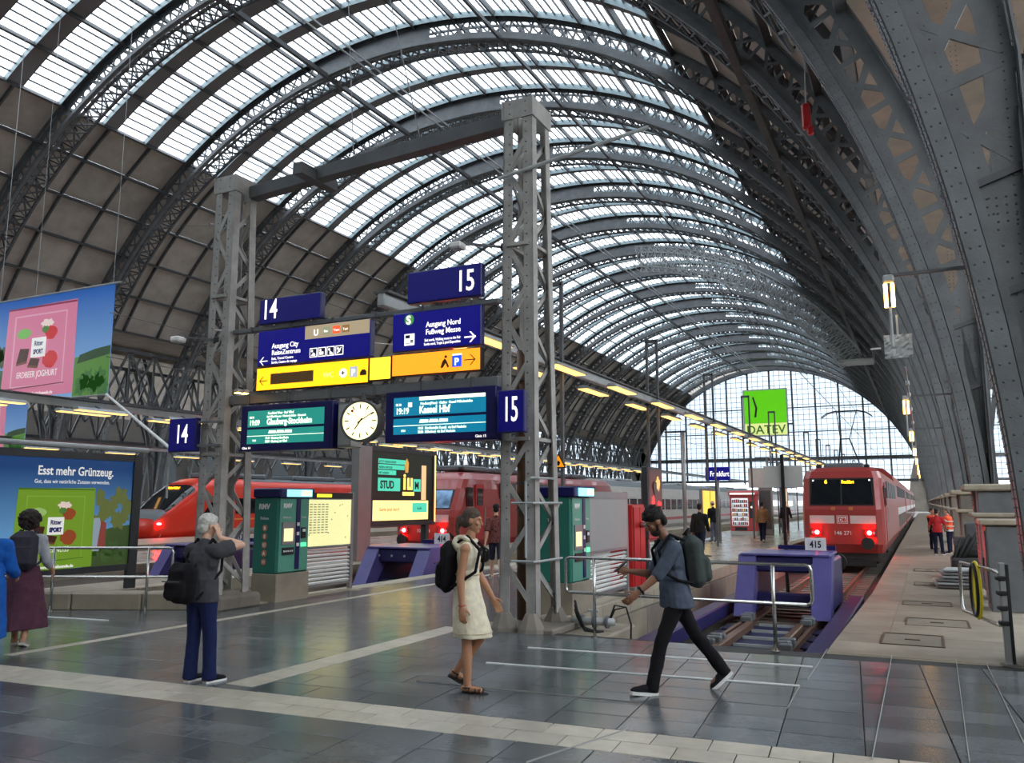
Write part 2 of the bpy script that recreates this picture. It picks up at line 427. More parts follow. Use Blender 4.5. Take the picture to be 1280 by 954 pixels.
# right-hand baggage platform with a gentle ramp
PR = struct('platform', 'worn concrete baggage platform beside the riveted arch feet', (0, 10.7, 0))
b = MB()
ys = [10.7, 11.3, 13.5, 16, 18, 20.3, 40, 80, 176]
b.loft([[Vector((-1.15, y, -1.35)), Vector((40, y, -1.35)), Vector((40, y, rz(y)-.002)), Vector((-1.15, y, rz(y)-.002))] for y in ys]).build('deck', CONC, PR, local=False)
CSLAB = mat('concrete_slab', (132, 122, 106), .6, 0, .22, 1.3, .12, 25, rand=.07)
for i in range(24):                           # cast slabs of the platform top
    y0 = 10.75 + i*1.9
    for x0, x1 in ((-1.14, -.55), (-.54, .9)):
        m = MB(); za, zb = rz(y0) + .004, rz(y0+1.88) + .004
        m.loft([[Vector((x0, y, z-.02)), Vector((x1, y, z-.02)), Vector((x1, y, z)), Vector((x0, y, z))] for y, z in ((y0, za), (y0+1.885, zb))]).build('concrete_slab', CSLAB, PR, local=False)
HATCH = mat('hatch_frame_steel', (92, 74, 60), .6, .4, .3, 6); COVER = mat('hatch_cover', (120, 111, 96), .6, 0, .2, 3)
for (x0, x1, y0, y1) in ((-.62, .12, 11.75, 12.75), (-.38, .5, 14.1, 15.0), (-.5, .35, 17.6, 18.3), (-.35, .5, 22.5, 23.3), (-.4, .4, 27.0, 28.0)):
    zz = rz((y0+y1)/2); h = thing('floor_hatch', '', 'hatch', (x0, y0, zz))
    h['label'] = {11.75: 'rust framed floor hatch nearest the tiled concourse edge', 14.1: 'wide floor hatch behind the nearest one on the concrete platform', 17.6: 'third floor hatch from the concourse on the concrete platform', 22.5: 'floor hatch just before the workers in orange vests', 27.0: 'farthest floor hatch beside the workers in orange vests'}[y0]
    c = MB().bx(x0+.03, x1-.03, y0+.03, y1-.03, zz-.02, zz+.012).build('cover', COVER, h, local=False)
    for a in ((x0, x1, y0, y0+.03), (x0, x1, y1-.03, y1), (x0, x0+.03, y0+.03, y1-.03), (x1-.03, x1, y0+.03, y1-.03)):
        MB().bx(*a, zz-.02, zz+.02).build('frame_bar', HATCH, h, local=False)
    MB().bx((x0+x1)/2-.09, (x0+x1)/2+.09, (y0+y1)/2-.03, (y0+y1)/2+.03, zz+.008, zz+.022).build('grip', HATCH, h, local=False)
# pits: bed, rails, sleepers
def track(cx, x0, x1, ys, sleepers=True, rails=True, label='', near=11):
    p = struct('track_pit', label, (cx, ys, -1.0))
    MB().bx(x0, x1, ys, 400, -1.3, -1.02).build('track_bed', BALLAST, p, local=False)
    MB().bx(x0, x1, ys-.25, ys, -1.3, -.02).build('end_wall', CONC, p, local=False)
    if rails:
        for sx in (-.72, .72):
            b = MB()
            for w_, z0, z1 in ((.13, -.95, -.92), (.03, -.92, -.81), (.075, -.81, -.765)): b.bx(cx+sx-w_/2, cx+sx+w_/2, ys+.05, 320, z0, z1)
            b.build('rail', RUST, p, local=False)
    if sleepers:
        far = MB(); n = 0; y = ys + .4
        while y < 150:
            if y < ys + 26 and n < 42: MB().bevbox((cx, y, -.985), (2.4, .24, .1), .01).build('sleeper', CONC_D, p, local=False)
            else: far.bx(cx-1.2, cx+1.2, y-.12, y+.12, -1.03, -.94)
            n += 1; y += .63
        far.build('sleeper_row', CONC_D, p, local=False, kind='stuff')
    return p
pit15 = track(T15, -5.05, -1.15, 10.7, label='sunken track with rusty rails and blue frame before the right-hand locomotive')
track(T14, -14.65, -10.98, 10.7, label='sunken empty track left of the middle platform')
track(T13, -20.4, -16.5, 10.7, label='sunken track of the red intercity locomotive')
track(T12, -29.5, -25.7, 10.7, label='empty sunken track behind the hanging banner')
track(T11, -38.4, -34.3, 10.7, label='sunken track of the bright red train with sloping nose')
MB().bx(-300, 300, 176, 600, -1.4, -1.03).build('yard_ground', BALLAST, None, kind='structure', label='open track yard beyond the far gable')
MB().bx(-115, -60, -9, 176, -1.4, -.02).build('side_hall_floor', CONC_D, None, kind='structure', label='floor of the neighbouring hall on the left')
# stained concrete side wall panels of the near pit
for i in range(14):
    MB().bevbox((-5.04, 11.6 + i*1.8, -.66), (.07, 1.78, .74), .008).build('wall_slab', CONC if i % 3 else CONC_D, pit15, local=False)
for i in range(10):
    MB().bevbox((-1.16, 11.6 + i*1.8, -.72), (.07, 1.78, .6), .008).build('wall_slab', CONC_D, pit15, local=False)
MB().bevbox((-4.52, 11.5, -.3), (1.06, 1.55, .5), .03).build('end_ledge', CONC, pit15, local=False)
# blue guide frame of the sliding buffer in the near pit
for x in (T15-1.38, T15+1.32):
    MB().bevbox((x, 16.6, -.66), (.34, 11.6, .3), .03).build('guide_beam', PURPLE, pit15, local=False)
for x in (T15-.5, T15+.5):
    MB().bevbox((x, 14.6, -.8), (.15, 7.4, .16), .02).build('guide_rail', RUST, pit15, local=False)
NAVYF = mat('navy_pit_plate', (22, 24, 66), .5, 0, .15, 3)
for i in range(9):
    y = 11.2 + i*.92
    MB().bevbox((T15, y, -.93), (2.2, .6, .08), .01).build('bed_plate', NAVYF, pit15, local=False)
    MB().bx(T15-.42, T15+.42, y+.32, y+.36, -.9, -.84).build('cross_rod', STEEL_L, pit15, local=False)
for x in (T15-.62, T15+.62):
    for y in (15.2, 18.4):
        c = MB()
        for k in range(5): c.bevbox((x + random.uniform(-.05, .05), y + k*.16, -.7), (.22, .13, .12 + .05*(k % 2)), .02)
        c.build('rail_clamp', STEEL, pit15, local=False)

# ------------------------------------------------------------------ arch ribs
def inner(t): return Vector((AC + AA*math.cos(t), 0, AB*math.sin(t)))
def outer(t, a=29.7, b_=30.2):
    u = max(-28.75, min(28.75, a*math.cos(t))); return Vector((AC + u, 0, b_*math.sin(t)))
NT = [R(180*k/66) for k in range(67)]          # nodes every 2.73 deg
def frame_at(pts):
    def f(i):
        d = (pts[min(i+1, len(pts)-1)] - pts[max(i-1, 0)]).normalized()
        return Vector((0, 1, 0)), Vector((-d.z, 0, d.x))   # across, inward normal
    return f
def ribbon(b, pts, y, w, t, off=0.0):           # strip that follows the arch, w along y, t radial
    fr = frame_at(pts); b.sweep([Vector((p.x, y, p.z)) for p in pts], fr, [(-w/2, off-t/2), (w/2, off-t/2), (w/2, off+t/2), (-w/2, off+t/2)])
FI = [inner(R(180*k/120)) for k in range(121)]; FO = [outer(R(180*k/120)) for k in range(121)]
def mesh_ribbon(nm, pts, y, w, t, off, m):
    b = MB(); ribbon(b, pts, y, w, t, off); return b.mesh(nm, m)
rib_parts = [('inner_flange', mesh_ribbon('inner_flange', FI, -.16, .2, .035, 0, STEEL)), ('inner_flange', mesh_ribbon('inner_flange', FI, .16, .2, .035, 0, STEEL)),
             ('inner_web', mesh_ribbon('inner_web', FI, 0, .03, .5, -.27, STEEL)), ('chord_face', mesh_ribbon('chord_face', FI, -.27, .025, .22, -.11, STEEL)), ('chord_face', mesh_ribbon('chord_face', FI, .27, .025, .22, -.11, STEEL)), ('chord_angle', mesh_ribbon('chord_angle', FI, -.06, .1, .1, -.3, STEEL)), ('outer_web', mesh_ribbon('outer_web', FO, 0, .03, .34, .2, STEEL)),
             ('outer_flange', mesh_ribbon('outer_flange', FO, -.14, .18, .03, 0, STEEL)), ('outer_flange', mesh_ribbon('outer_flange', FO, .14, .18, .03, 0, STEEL))]
def quadplate(b, t0, t1, th=.025):
    q = [inner(t0), inner(t1), outer(t1), outer(t0)]
    b.add([p + Vector((0, s*th/2, 0)) for s in (-1, 1) for p in q], [(3,2,1,0), (4,5,6,7), (0,1,5,4), (1,2,6,5), (2,3,7,6), (3,0,4,7)])
FOOT = 4
plates_foot = []
for side in (0, 1):
    for k in range(FOOT):
        b = MB(); t0, t1 = (NT[k], NT[k+1]) if side == 0 else (NT[66-k], NT[65-k]); quadplate(b, t0, t1); plates_foot.append(b.mesh('web_plate', STEEL))
plates_crown = []
for k in range(31, 37):
    b = MB(); quadplate(b, NT[k], NT[k+1]); plates_crown.append(b.mesh('web_plate', STEEL))
lat = []                                        # lattice segments: (p, q, width)
for k in range(FOOT, 66 - FOOT + 1):
    w_ = .16 if k < 12 or k > 54 else .125
    lat.append((inner(NT[k]), outer(NT[k]), w_))
    if k < 66 - FOOT and not 31 <= k < 37:
        lat.append((inner(NT[k]), outer(NT[k+1]), w_))
        if k < 20 or 37 <= k or k % 2: lat.append((outer(NT[k]), inner(NT[k+1]), w_*.8))
brace = MB()                                    # light companion girder with bracing, crown only
cp = [inner(R(28 + 124*k/90)) for k in range(91)]; co = [outer(R(28 + 124*k/90)) for k in range(91)]
ribbon(brace, cp, 1.15, .14, .14); ribbon(brace, co, 1.15, .12, .12)
for k in range(0, 90, 2):
    a, c = cp[k], cp[k+2]; m_ = cp[k+1]; o = co[k+1]; e = Vector((0, 1.15, 0))
    for p, q in ((a, m_ + e), (m_ + e, c), (a + e, m_), (m_, c + e), (a + e, o + e), (o + e, c + e), (m_ + e, o + e)): brace.bar(p, q, .08, .07, (0, 1, 0))
brace_me = brace.mesh('wind_bracing', STEEL_D)
latm = MB()
for p, q, w_ in lat: latm.bar(p, q, w_, .04, (0, 1, 0))
lat_me = latm.mesh('lattice', STEEL)
stiff_me = []
for side in (0, 1):
    for k in range(1, FOOT+1):
        t = NT[k] if side == 0 else NT[66-k]; stiff_me.append(MB().bar(inner(t), outer(t), .09, .12, (0, 1, 0)).mesh('stiffener', STEEL_D))
riv = MB()
def rivet(p, n_, r=.02):
    r *= .8; a = n_.orthogonal().normalized()*r; c = n_.cross(a)
    riv.add([p+a, p+c, p-a, p-c, p+n_*r*.8], [(0,1,4), (1,2,4), (2,3,4), (3,0,4)])
for k in range(240):
    t = R(.6 + k*.2)
    if t > R(46): break
    p = inner(t); nrm = Vector((-math.cos(t), 0, -math.sin(t)))
    for y in (-.22, -.10, .10, .22): rivet(Vector((p.x, y, p.z)) + nrm*.02, nrm)
    if k % 2 == 0:
        rivet(p - nrm*.06 + Vector((0, -.283, 0)), Vector((0, -1, 0)), .024); rivet(p - nrm*.16 + Vector((0, -.283, 0)), Vector((0, -1, 0)), .024); rivet(p - nrm*.42 + Vector((0, -.016, 0)), Vector((0, -1, 0)), .022)
for k in range(120):
    z = .2 + k*.12
    for x in (1.2, 1.31): rivet(Vector((x, -.02, z)), Vector((0, -1, 0)), .02)
    if z < 7.6: rivet(Vector((1.34, -.2, z)), Vector((-1, 0, 0)), .02)
for i in range(10):
    for j in range(4):
        p = inner(NT[FOOT]); rivet(Vector((p.x + .12 + i*.1, -.016, p.z - .08 - j*.1)), Vector((0, -1, 0)), .022)
riv_me = riv.mesh('rivets', RIVET)
NEAR = 5
ORD = ['nearest', 'second', 'third', 'fourth', 'fifth', 'sixth', 'seventh', 'eighth', 'ninth', 'tenth', 'eleventh', 'twelfth', 'thirteenth', 'fourteenth', 'fifteenth', 'sixteenth', 'seventeenth', 'eighteenth', 'nineteenth', 'twentieth']
for k in range(-1, 18):
    y = Y0 + k*BAY
    r = thing('arch_rib', ('grey riveted lattice arch rib, %s in view from the concourse' % ORD[k]) if k >= 0 else 'grey riveted lattice arch rib above the viewer', 'arch rib', (0, y, 0), 0, 'arch ribs of the train shed')
    for nm, me in rib_parts: link(nm, me, r)
    for me in plates_foot + plates_crown: link('web_plate', me, r)
    for me in stiff_me: link('stiffener', me, r)
    link('wind_bracing', brace_me, r, kind='stuff')
    if 0 <= k < NEAR:
        for p, q, w_ in lat: link('lattice_bar', unitbox(STEEL), r, barM(p, q, w_, .04, (0, 1, 0)))
    else: link('lattice', lat_me, r, kind='stuff')
    if k in (0, 1, 2): link('rivets', riv_me, r, kind='stuff')
    if k >= 1:                                  # pedestal under the right foot
        b = MB(); b.bevbox((1.5, -.05, 1.0), (1.05, 1.3, 2.0), .03); ped = b.build('pedestal', CONC_D if k > 1 else STEEL, r)
        MB().bevbox((1.42, -.05, 2.06), (1.35, 1.5, .14), .03).build('cap', KERB, r)
        MB().bevbox((1.47, -.05, 1.5), (1.25, 1.42, .1), .03).build('ledge', KERB, r)
    else:
        MB().bevbox((1.55, 0, .35), (1.1, 1.2, .7), .04).build('foot_block', STEEL_D, r)
    MB().bevbox((-56.3, 0, .9), (1.1, 1.2, 1.8), .04).build('foot_block', CONC_D, r)

# ------------------------------------------------------------------ roof bays
RA, RB = 29.75, 30.25
def roofp(t, y, d=0.0): return Vector((AC + (RA+d)*math.cos(t), y, (RB+d)*math.sin(t)))
ROW = R(5.4); TH0, TH1 = R(54.0), R(124.2); BOT0, BOT1 = R(27), R(151.2)
SUB = []                                        # sub-bays in local y: glass from-to
RW = 1.06
edges = [0, BAY/3, 2*BAY/3, BAY]
for i in range(3): SUB.append((edges[i] + (.38 if i == 0 else RW/2), edges[i+1] - (.38 if i == 2 else RW/2)))
def curvedquad(b, t0, t1, y0, y1, d0, d1):
    q = [roofp(t0, y0, d0), roofp(t0, y1, d0), roofp(t1, y1, d0), roofp(t1, y0, d0)] + [roofp(t0, y0, d1), roofp(t0, y1, d1), roofp(t1, y1, d1), roofp(t1, y0, d1)]
    b.add(q, [(3,2,1,0), (4,5,6,7), (0,1,5,4), (1,2,6,5), (2,3,7,6), (3,0,4,7)])
pane_items, panel_items, purlin_items = [], [], []
NP = 5
for r_ in range(13):
    t0 = TH0 + r_*ROW
    for (a, c) in SUB:
        for i in range(NP):
            # panes are split along the arc, bars run across the bay
            ta = t0 + ROW*i/NP; tb = t0 + ROW*(i+1)/NP
            b = MB(); curvedquad(b, ta + .0012, tb - .0012, a, c, .02, .035); pane_items.append(b)
for t0 in [BOT0 + k*ROW for k in range(5)] + [TH1 + k*ROW for k in range(5)]:
    for i in range(3):
        b = MB(); curvedquad(b, t0 + .0015, t0 + ROW - .0015, edges[i] + .03, edges[i+1] - .03, 0, .06); panel_items.append(b)
for k in range(24):
    t = BOT0 + k*ROW
    b = MB(); p = roofp(t, 0, -.18); n_ = Vector((math.cos(t), 0, math.sin(t))); tg = Vector((-math.sin(t), 0, math.cos(t)))
    w_, h_ = (.13, .3) if 5 <= k <= 18 else (.11, .3)
    b.sweep([p, p + YV*BAY], lambda i: (tg, n_), [(-w_/2, -h_/2), (w_/2, -h_/2), (w_/2, h_/2), (-w_/2, h_/2)]); purlin_items.append(b)
def merge(items):
    m = MB()
    for b in items: m.add(b.v, b.f)
    return m
pane_me = [b.mesh('pane', PANE) for b in pane_items]; pane_all = merge(pane_items).mesh('glazing', PANE)
panel_me = [b.mesh('roof_panel', PANEL) for b in panel_items]; panel_all = merge(panel_items).mesh('roof_panels', PANEL)
pur_me = [b.mesh('purlin', STEEL_D) for b in purlin_items]; pur_all = merge(purlin_items).mesh('purlins', STEEL_D)
gb = MB()
for r_ in range(13):
    for i in range(1, NP):
        t = TH0 + r_*ROW + ROW*i/NP
        for a, c in SUB: gb.bar(roofp(t, a-.05, -.03), roofp(t, c+.05, -.03), .078, .09, (math.cos(t), 0, math.sin(t)))
gbar_me = gb.mesh('glazing_bars', STEEL_D)
def strip_mesh(y0, y1, d0, d1, t0, t1, m, nm, n=40):
    b = MB(); rings = []
    for i in range(n+1):
        t = t0 + (t1-t0)*i/n; rings.append([roofp(t, y0, d0), roofp(t, y1, d0), roofp(t, y1, d1), roofp(t, y0, d1)])
    b.loft(rings); return b.mesh(nm, m)
raf_me = []; edge_me = []
for i, (y0, y1) in enumerate(((-.38, .38), (edges[1]-RW/2, edges[1]+RW/2), (edges[2]-RW/2, edges[2]+RW/2))):
    raf_me.append(strip_mesh(y0, y1, -.05, .08, TH0, TH1, RAFTER, 'rafter'))
    edge_me.append(strip_mesh(y0-.03, y0+.012, -.3, .06, TH0, TH1, GUTTER, 'light_edge'))
thin_me = [strip_mesh(e-.05, e+.05, -.28, .02, a, c, STEEL_D, 'batten', 12) for e in (edges[1], edges[2]) for a, c in ((BOT0, TH0), (TH1, BOT1))]
under = [strip_mesh(-.38, .38, -.02, .09, a, c, PANEL, 'rib_board', 12) for a, c in ((BOT0, TH0), (TH1, BOT1))]
for k in range(-2, 18):
    y = Y0 + k*BAY
    rb_ = struct('roof_bay', 'arched roof bay of white skylights and grey boarding between two ribs', (0, y, 0))
    for nm, ms in (('rafter', raf_me), ('light_edge', edge_me), ('batten', thin_me), ('rib_board', under)):
        for me in ms: link(nm, me, rb_)
    link('glazing_bars', gbar_me, rb_, kind='stuff')
    if 1 <= k <= 5:
        for me in pane_me: link('pane', me, rb_)
    else: link('glazing', pane_all, rb_, kind='stuff')
    if 1 <= k <= 8:
        for me in panel_me: link('roof_panel', me, rb_)
        for me in pur_me: link('purlin', me, rb_)
    else:
        link('roof_panels', panel_all, rb_, kind='stuff'); link('purlins', pur_all, rb_, kind='stuff')
# valley gutters to the neighbouring halls, and the neighbouring halls themselves
pv = roofp(BOT0, 0); XR = 1.35; pl = roofp(BOT1, 0); XL = -56.15
MB().bx(pv.x, 2*XR - pv.x, -9, YEND, pv.z-.1, pv.z+.1).build('valley_gutter', PANEL, None, kind='structure', label='boarded valley between this hall and the right-hand hall')
MB().bx(2*XL - pl.x, pl.x, -9, YEND, pl.z-.1, pl.z+.1).build('valley_gutter', PANEL, None, kind='structure', label='boarded valley between this hall and the left-hand hall')
def side_nave(c0, label):
    s = struct('side_hall_roof', label, (c0, 0, 0)); dx = c0 - AC
    def P(t, y, d=0): p = roofp(t, y, d); p.x -= AC; return p
    ts = [BOT0 + ROW*i for i in range(24)]
    for nm, m, rng in (('boarding', PANEL, [i for i in range(23) if ts[i] < TH0 - .01 or ts[i] > TH1 - .01]), ('glazing', PANE, [i for i in range(23) if TH0 - .01 <= ts[i] <= TH1 - .01])):
        b = MB()
        for i in rng: b.add([P(ts[i], -9), P(ts[i], YEND), P(ts[i+1], YEND), P(ts[i+1], -9)], [(0,1,2,3)])
        b.build(nm, m, s)
    b = MB()
    for k in range(-1, 18):
        y = Y0 + k*BAY
        for pts in (FI[::4], FO[::4]): ribbon(b, [Vector((p.x - AC, 0, p.z)) for p in pts], y, .35, .12)
        for i in range(FOOT, 62, 2):
            p, q = inner(NT[i]) - Vector((AC,0,0)), outer(NT[i+2]) - Vector((AC,0,0)); b.bar(p + YV*y, q + YV*y, .14, .08, (0,1,0))
            p, q = outer(NT[i]) - Vector((AC,0,0)), inner(NT[i+2]) - Vector((AC,0,0)); b.bar(p + YV*y, q + YV*y, .14, .08, (0,1,0))
    for i in range(2): b.bar((0, -9, 30 - i), (0, YEND, 30 - i), .2, .2)
    b.build('ribs', STEEL_D, s, kind='stuff')
    b = MB()
    for i in range(3, 20, 1): b.bar(P(ts[i], -9, -.2), P(ts[i], YEND, -.2), .12, .2)
    b.build('purlins', STEEL_D, s, kind='stuff')
    return s
side_nave(2*XR - AC, 'neighbouring arched hall roof on the right'); side_nave(2*XL - AC, 'neighbouring arched hall roof on the left')
FRONTW = mat('pale_front_wall', (186, 174, 152), .8, 0, .12, .6)
BRICK = mat('sandstone_wall', (52, 48, 44), .8, 0, .15, .6, .1, 8)
WALLW = mat('window_dark_glass', (60, 70, 78), .1, 0, 0)
def winwall(name, label, x0, x1, y, z1, normal):
    s = struct(name, label, (x0, y, 0)); MB().bx(x0, x1, y-.3, y+.3, -.3, z1).build('masonry', FRONTW, s, local=False)
    return s
wb = winwall('wall_back', 'sandstone front building behind the viewer', -120, 60, -9.3, 13, 1)
for i in range(22):
    x = -100 + i*7
    for z in (2.2, 10): MB().bx(x-1.6, x+1.6, -9.02, -8.96, z-1.8, z+3).build('window', WALLW, wb, local=False)
for nm, x in (('wall_left', -113.5), ('wall_right', 59)):
    s = struct(nm, 'outer wall of the neighbouring hall', (x, 0, 0)); MB().bx(x-.3, x+.3, -9, YEND, -.5, 15).build('masonry', BRICK, s, local=False)
    for i in range(20): MB().bx(x-.36, x+.36, Y0+i*BAY-7, Y0+i*BAY-2.5, 3, 11).build('window', GPANE, s, local=False)

ag = struct('arcade_girder', 'dark lattice girders linking the arch feet along the left arcade', (-55.6, 11, 8))
for X_, za, zb in ((-54.6, 9.2, 13.4), (-57.8, 6.5, 12.5)):
    for z in (za, zb): MB().bar((X_, 2, z), (X_, YEND-1, z), .3, .25).build('chord', STEEL_D, ag, local=False)
    b = MB(); y = 2.0; st_ = BAY/4
    while y < YEND - 3:
        b.bar((X_, y, za), (X_, y+st_, zb), .16, .12, (1, 0, 0)); b.bar((X_, y, zb), (X_, y+st_, za), .16, .12, (1, 0, 0)); b.bar((X_, y, za), (X_, y, zb), .14, .12, (1, 0, 0))
        b.bar((X_, y, za), (X_, y+st_/2, za-1.6), .14, .1, (1, 0, 0)); b.bar((X_, y+st_, za), (X_, y+st_/2, za-1.6), .14, .1, (1, 0, 0)); y += st_
    b.build('lattice', STEEL_D, ag, local=False, kind='stuff')
# ------------------------------------------------------------------ far gables
def gable(c0, label, name, yy=YEND):
    g = struct(name, label, (c0, yy, 0)); a, b_ = 28.6, 29.2
    n = 60; poly = [(a*math.cos(R(180*i/n)), b_*math.sin(R(180*i/n))) for i in range(n+1)]
    poly = [(u, z) for u, z in poly if z > 6] ; poly = [(poly[0][0], 6.0)] + poly + [(poly[-1][0], 6.0)]
    b = MB(); b.add([(u, 0, z) for u, z in poly], [tuple(range(len(poly)))]); b.build('glass', GPANE, g)
    top = lambda u: b_*math.sqrt(max(0, 1 - (u/a)**2))
    for i in range(-6, 7):
        u = i*4.45; z0 = 6.0
        if top(u) > z0: MB().bx(u-.13, u+.13, -.2, .15, z0, top(u)).build('mullion', STEEL_D, g)
    b = MB()
    u = -28.0
    while u < 28.2:
        if top(u) > 6: b.bx(u-.035, u+.035, -.06, .06, 6, top(u))
        u += 1.1125
    z = 6.9
    while z < 29:
        hw = a*math.sqrt(max(0, 1 - (z/b_)**2)); b.bx(-hw, hw, -.06, .06, z-.035, z+.035); z += 1.05
    b.build('glazing_grid', STEEL_D, g, kind='stuff')
    for z, h_ in ((6.0, .5), (10.5, .7), (16.0, .16), (21.0, .16)):
        hw = a*math.sqrt(1 - (z/b_)**2); MB().bx(-hw, hw, -.3, .3, z-h_/2, z+h_/2).build('transom', STEEL_D, g)
    rim = MB(); pts = [Vector((28.7*math.cos(R(3*i)), 0, 29.4*math.sin(R(3*i)))) for i in range(61)]
    ribbon(rim, pts, -.3, .8, .9); rim.build('arch_rim', STEEL_D, g)
    b = MB(); pts2 = [Vector((31*math.cos(R(3*i)), 0, 31.6*math.sin(R(3*i)))) for i in range(61)]; ribbon(b, pts2, 0, .3, 3.4); b.build('end_boarding', PANEL, g)
    return g
gable(AC, 'tall glazed end screen of the hall with dark mullions', 'window_1'); gable(2*XR - AC, 'glazed end screen of the right-hand hall', 'window_2'); gable(2*XL - AC, 'glazed end screen of the left-hand hall', 'window_3')
gable(AC, 'glazed screen above the front building behind the viewer', 'window_4', -9.3)
# longitudinal ties along the vault
for t, off, w_, lab in ((R(38.5), 0, .3, 'heavy straight steel tie running along the right haunch of the vault'), (R(99.3), 0, .22, 'steel pipe running along the vault just left of the crown'), (R(74.3), 0, .16, 'steel pipe running along the vault right of the crown')):
    p = inner(t)
    o = MB().bar((p.x, -7, p.z), (p.x, YEND-1, p.z), w_, w_*1.3).build('vault_tie', STEEL_D, None); tag(o, lab, 'steel beam', 'ties along the vault', 'structure')
rail_r = thing('maintenance_rail', 'pale twin maintenance rail under the crown of the vault', 'rail', (0, 11, 0))
for t in (R(93.6), R(92.6)):
    p = inner(t) - Vector((0, 0, .35)); MB().bar((p.x, 11, p.z), (p.x, YEND-2, p.z), .07, .1).build('rail', STEEL_L, rail_r, local=False)
# ------------------------------------------------------------------ sign columns and beams
def lattice_column(label, x0, x1, y0, y1, ztop, spread=.1):
    t = thing('lattice_column', label, 'column', ((x0+x1)/2, (y0+y1)/2, 0), 0, 'lattice columns carrying the signs')
    t['kind'] = 'structure'
    def post(sx, sy, z):
        f = 1 - z/ztop
        return Vector(((x1 if sx else x0) + (spread*f*.5 if sx else -spread*f*.5), (y1 if sy else y0) + (spread*f*2.2 if sy else -spread*f*.3), z))
    for sx in (0, 1):
        for sy in (0, 1):
            b = MB(); p, q = post(sx, sy, .18), post(sx, sy, ztop)
            dx = -1 if sx else 1; dy = -1 if sy else 1
            b.bar(p, q, .15, .02, (0, 1, 0)); b.bar(p + Vector((-dx*.066, dy*.065, 0)), q + Vector((-dx*.066, dy*.065, 0)), .02, .15, (0, 1, 0))
            b.build('post', COLS, t, local=False)
            MB().lathe([(.2, 0), (.19, .06), (.1, .24), (.08, .26)], post(sx, sy, 0) - Vector((0, 0, .01)), 8).build('footing', CONC_D, t, local=False)
    n = int(ztop/.62); zs = [.35 + (ztop-.9)*i/n for i in range(n+1)]
    for i in range(n):
        for (a, c) in (((0,0), (1,0)), ((1,0), (1,1)), ((0,1), (1,1)), ((0,0), (0,1))):
            p, q = (a, c) if i % 2 else (c, a)
            pts = [post(*p, zs[i]), post(*q, zs[i+1])]
            up = (0, 1, 0) if a[1] == c[1] else (1, 0, 0)
            link('diagonal_bar', unitbox(COLS), t, barM(pts[0]-t.location, pts[1]-t.location, .07, .02, up))
        if i % 5 == 4:
            for (a, c) in (((0,0), (1,0)), ((1,0), (1,1)), ((0,1), (1,1)), ((0,0), (0,1))):
                link('tie_bar', unitbox(COLS), t, barM(post(*a, zs[i])-t.location, post(*c, zs[i])-t.location, .09, .05))
    z0 = ztop - .3
    for y in (y0-.018, y1+.018): MB().bx(x0-.08, x1+.08, y-.012, y+.012, z0, ztop).build('gusset_plate', COLS, t, local=False)
    for x in (x0-.09, x1+.09): MB().bx(x-.01, x+.01, y0-.05, y1+.05, z0, ztop).build('gusset_plate', COLS, t, local=False)
    b = MB()
    for z in [ztop - .06 - .16*i for i in range(40)]:
        for sx in (0, 1):
            p = post(sx, 0, z) + Vector((.03 if sx == 0 else -.03, 0, 0)); b.add([p + Vector((a, -.031 if z > z0 else -.012, c)) for a, c in ((-.016, 0), (0, -.016), (.016, 0), (0, .016))] + [p + Vector((0, -.045 if z > z0 else -.026, 0))], [(0,1,4), (1,2,4), (2,3,4), (3,0,4)])
    b.build('rivets', RIVET, t, local=False, kind='stuff')
    return t
SY = 10.4
c14 = lattice_column('lattice steel column beside the grey haired person, left end of the sign beams', -11.02, -10.72, 10.4, 10.9, 7.56)
c15 = lattice_column('lattice steel column with platform sign at the right end of the sign beams', -5.3, -4.98, 10.6, 11.2, 7.82)
MB().tube([(-5.22, 11.0, .1), (-5.22, 11.0, 4.0)], .13, 14).build('drain_pipe', RUST, c15, smooth=True, local=False)
for i in range(9): MB().tube([(-5.22, 11.0, .5 + i*.38), (-5.22, 11.0, .53 + i*.38)], .142, 14).build('pipe_collar', STEEL_D, c15, local=False)
# guard bow around the column
for z in (.95, 1.75):
    MB().tube([(-5.2, 10.5, z), (-4.86, 10.5, z), (-4.82, 10.56, z), (-4.82, 11.4, z)], .018, 6).build('guard_rail', STEEL_L, c15, local=False)
MB().tube([(-4.98, 10.5, 1.0), (-4.98, 10.5, 2.05), (-4.9, 10.5, 2.1), (-4.82, 10.56, 2.1), (-4.82, 11.2, 2.1)], .018, 6).build('guard_rail', STEEL_L, c15, local=False)
MB().bevbox((-5.1, 11.2, .0), (1.0, 1.3, .1), .02).build('plinth', CONC_D, c15, local=False)
MB().bevbox((-10.85, 10.72, .1), (.95, 1.0, .26), .05).build('plinth', CONC_D, c14, local=False)
tb = thing('top_girder', 'dark steel girder with bird spikes joining the two lattice columns at the top', 'beam', (-8, 10.8, 7.3))
MB().sweep([Vector((-10.6, 10.8, 7.32)), Vector((-9.2, 10.82, 7.42)), Vector((-5.44, 10.85, 7.62))], lambda i: (YV, ZV), [(-.11, -.11), (.11, -.11), (.11, .11), (-.11, .11)]).build('girder', STEEL_D, tb, local=False)
MB().bx(-9.3, -9.1, 10.35, 11.3, 7.3, 7.5).build('cross_piece', STEEL_D, tb, local=False)
b = MB()
for i in range(110):
    f = i/109; x = -9.0 + 3.5*f; z = 7.54 + .19*f
    b.bar((x, 10.8, z-.02), (x, 10.78, z+.09), .012, .012)
b.build('bird_spikes', STEEL_D, tb, local=False, kind='stuff')
MB().tube([(-5.4, 10.45, 6.55), (-3.2, 10.9, 7.1)], .03, 8).build('stay_tube', STEEL_L, c15, local=False)
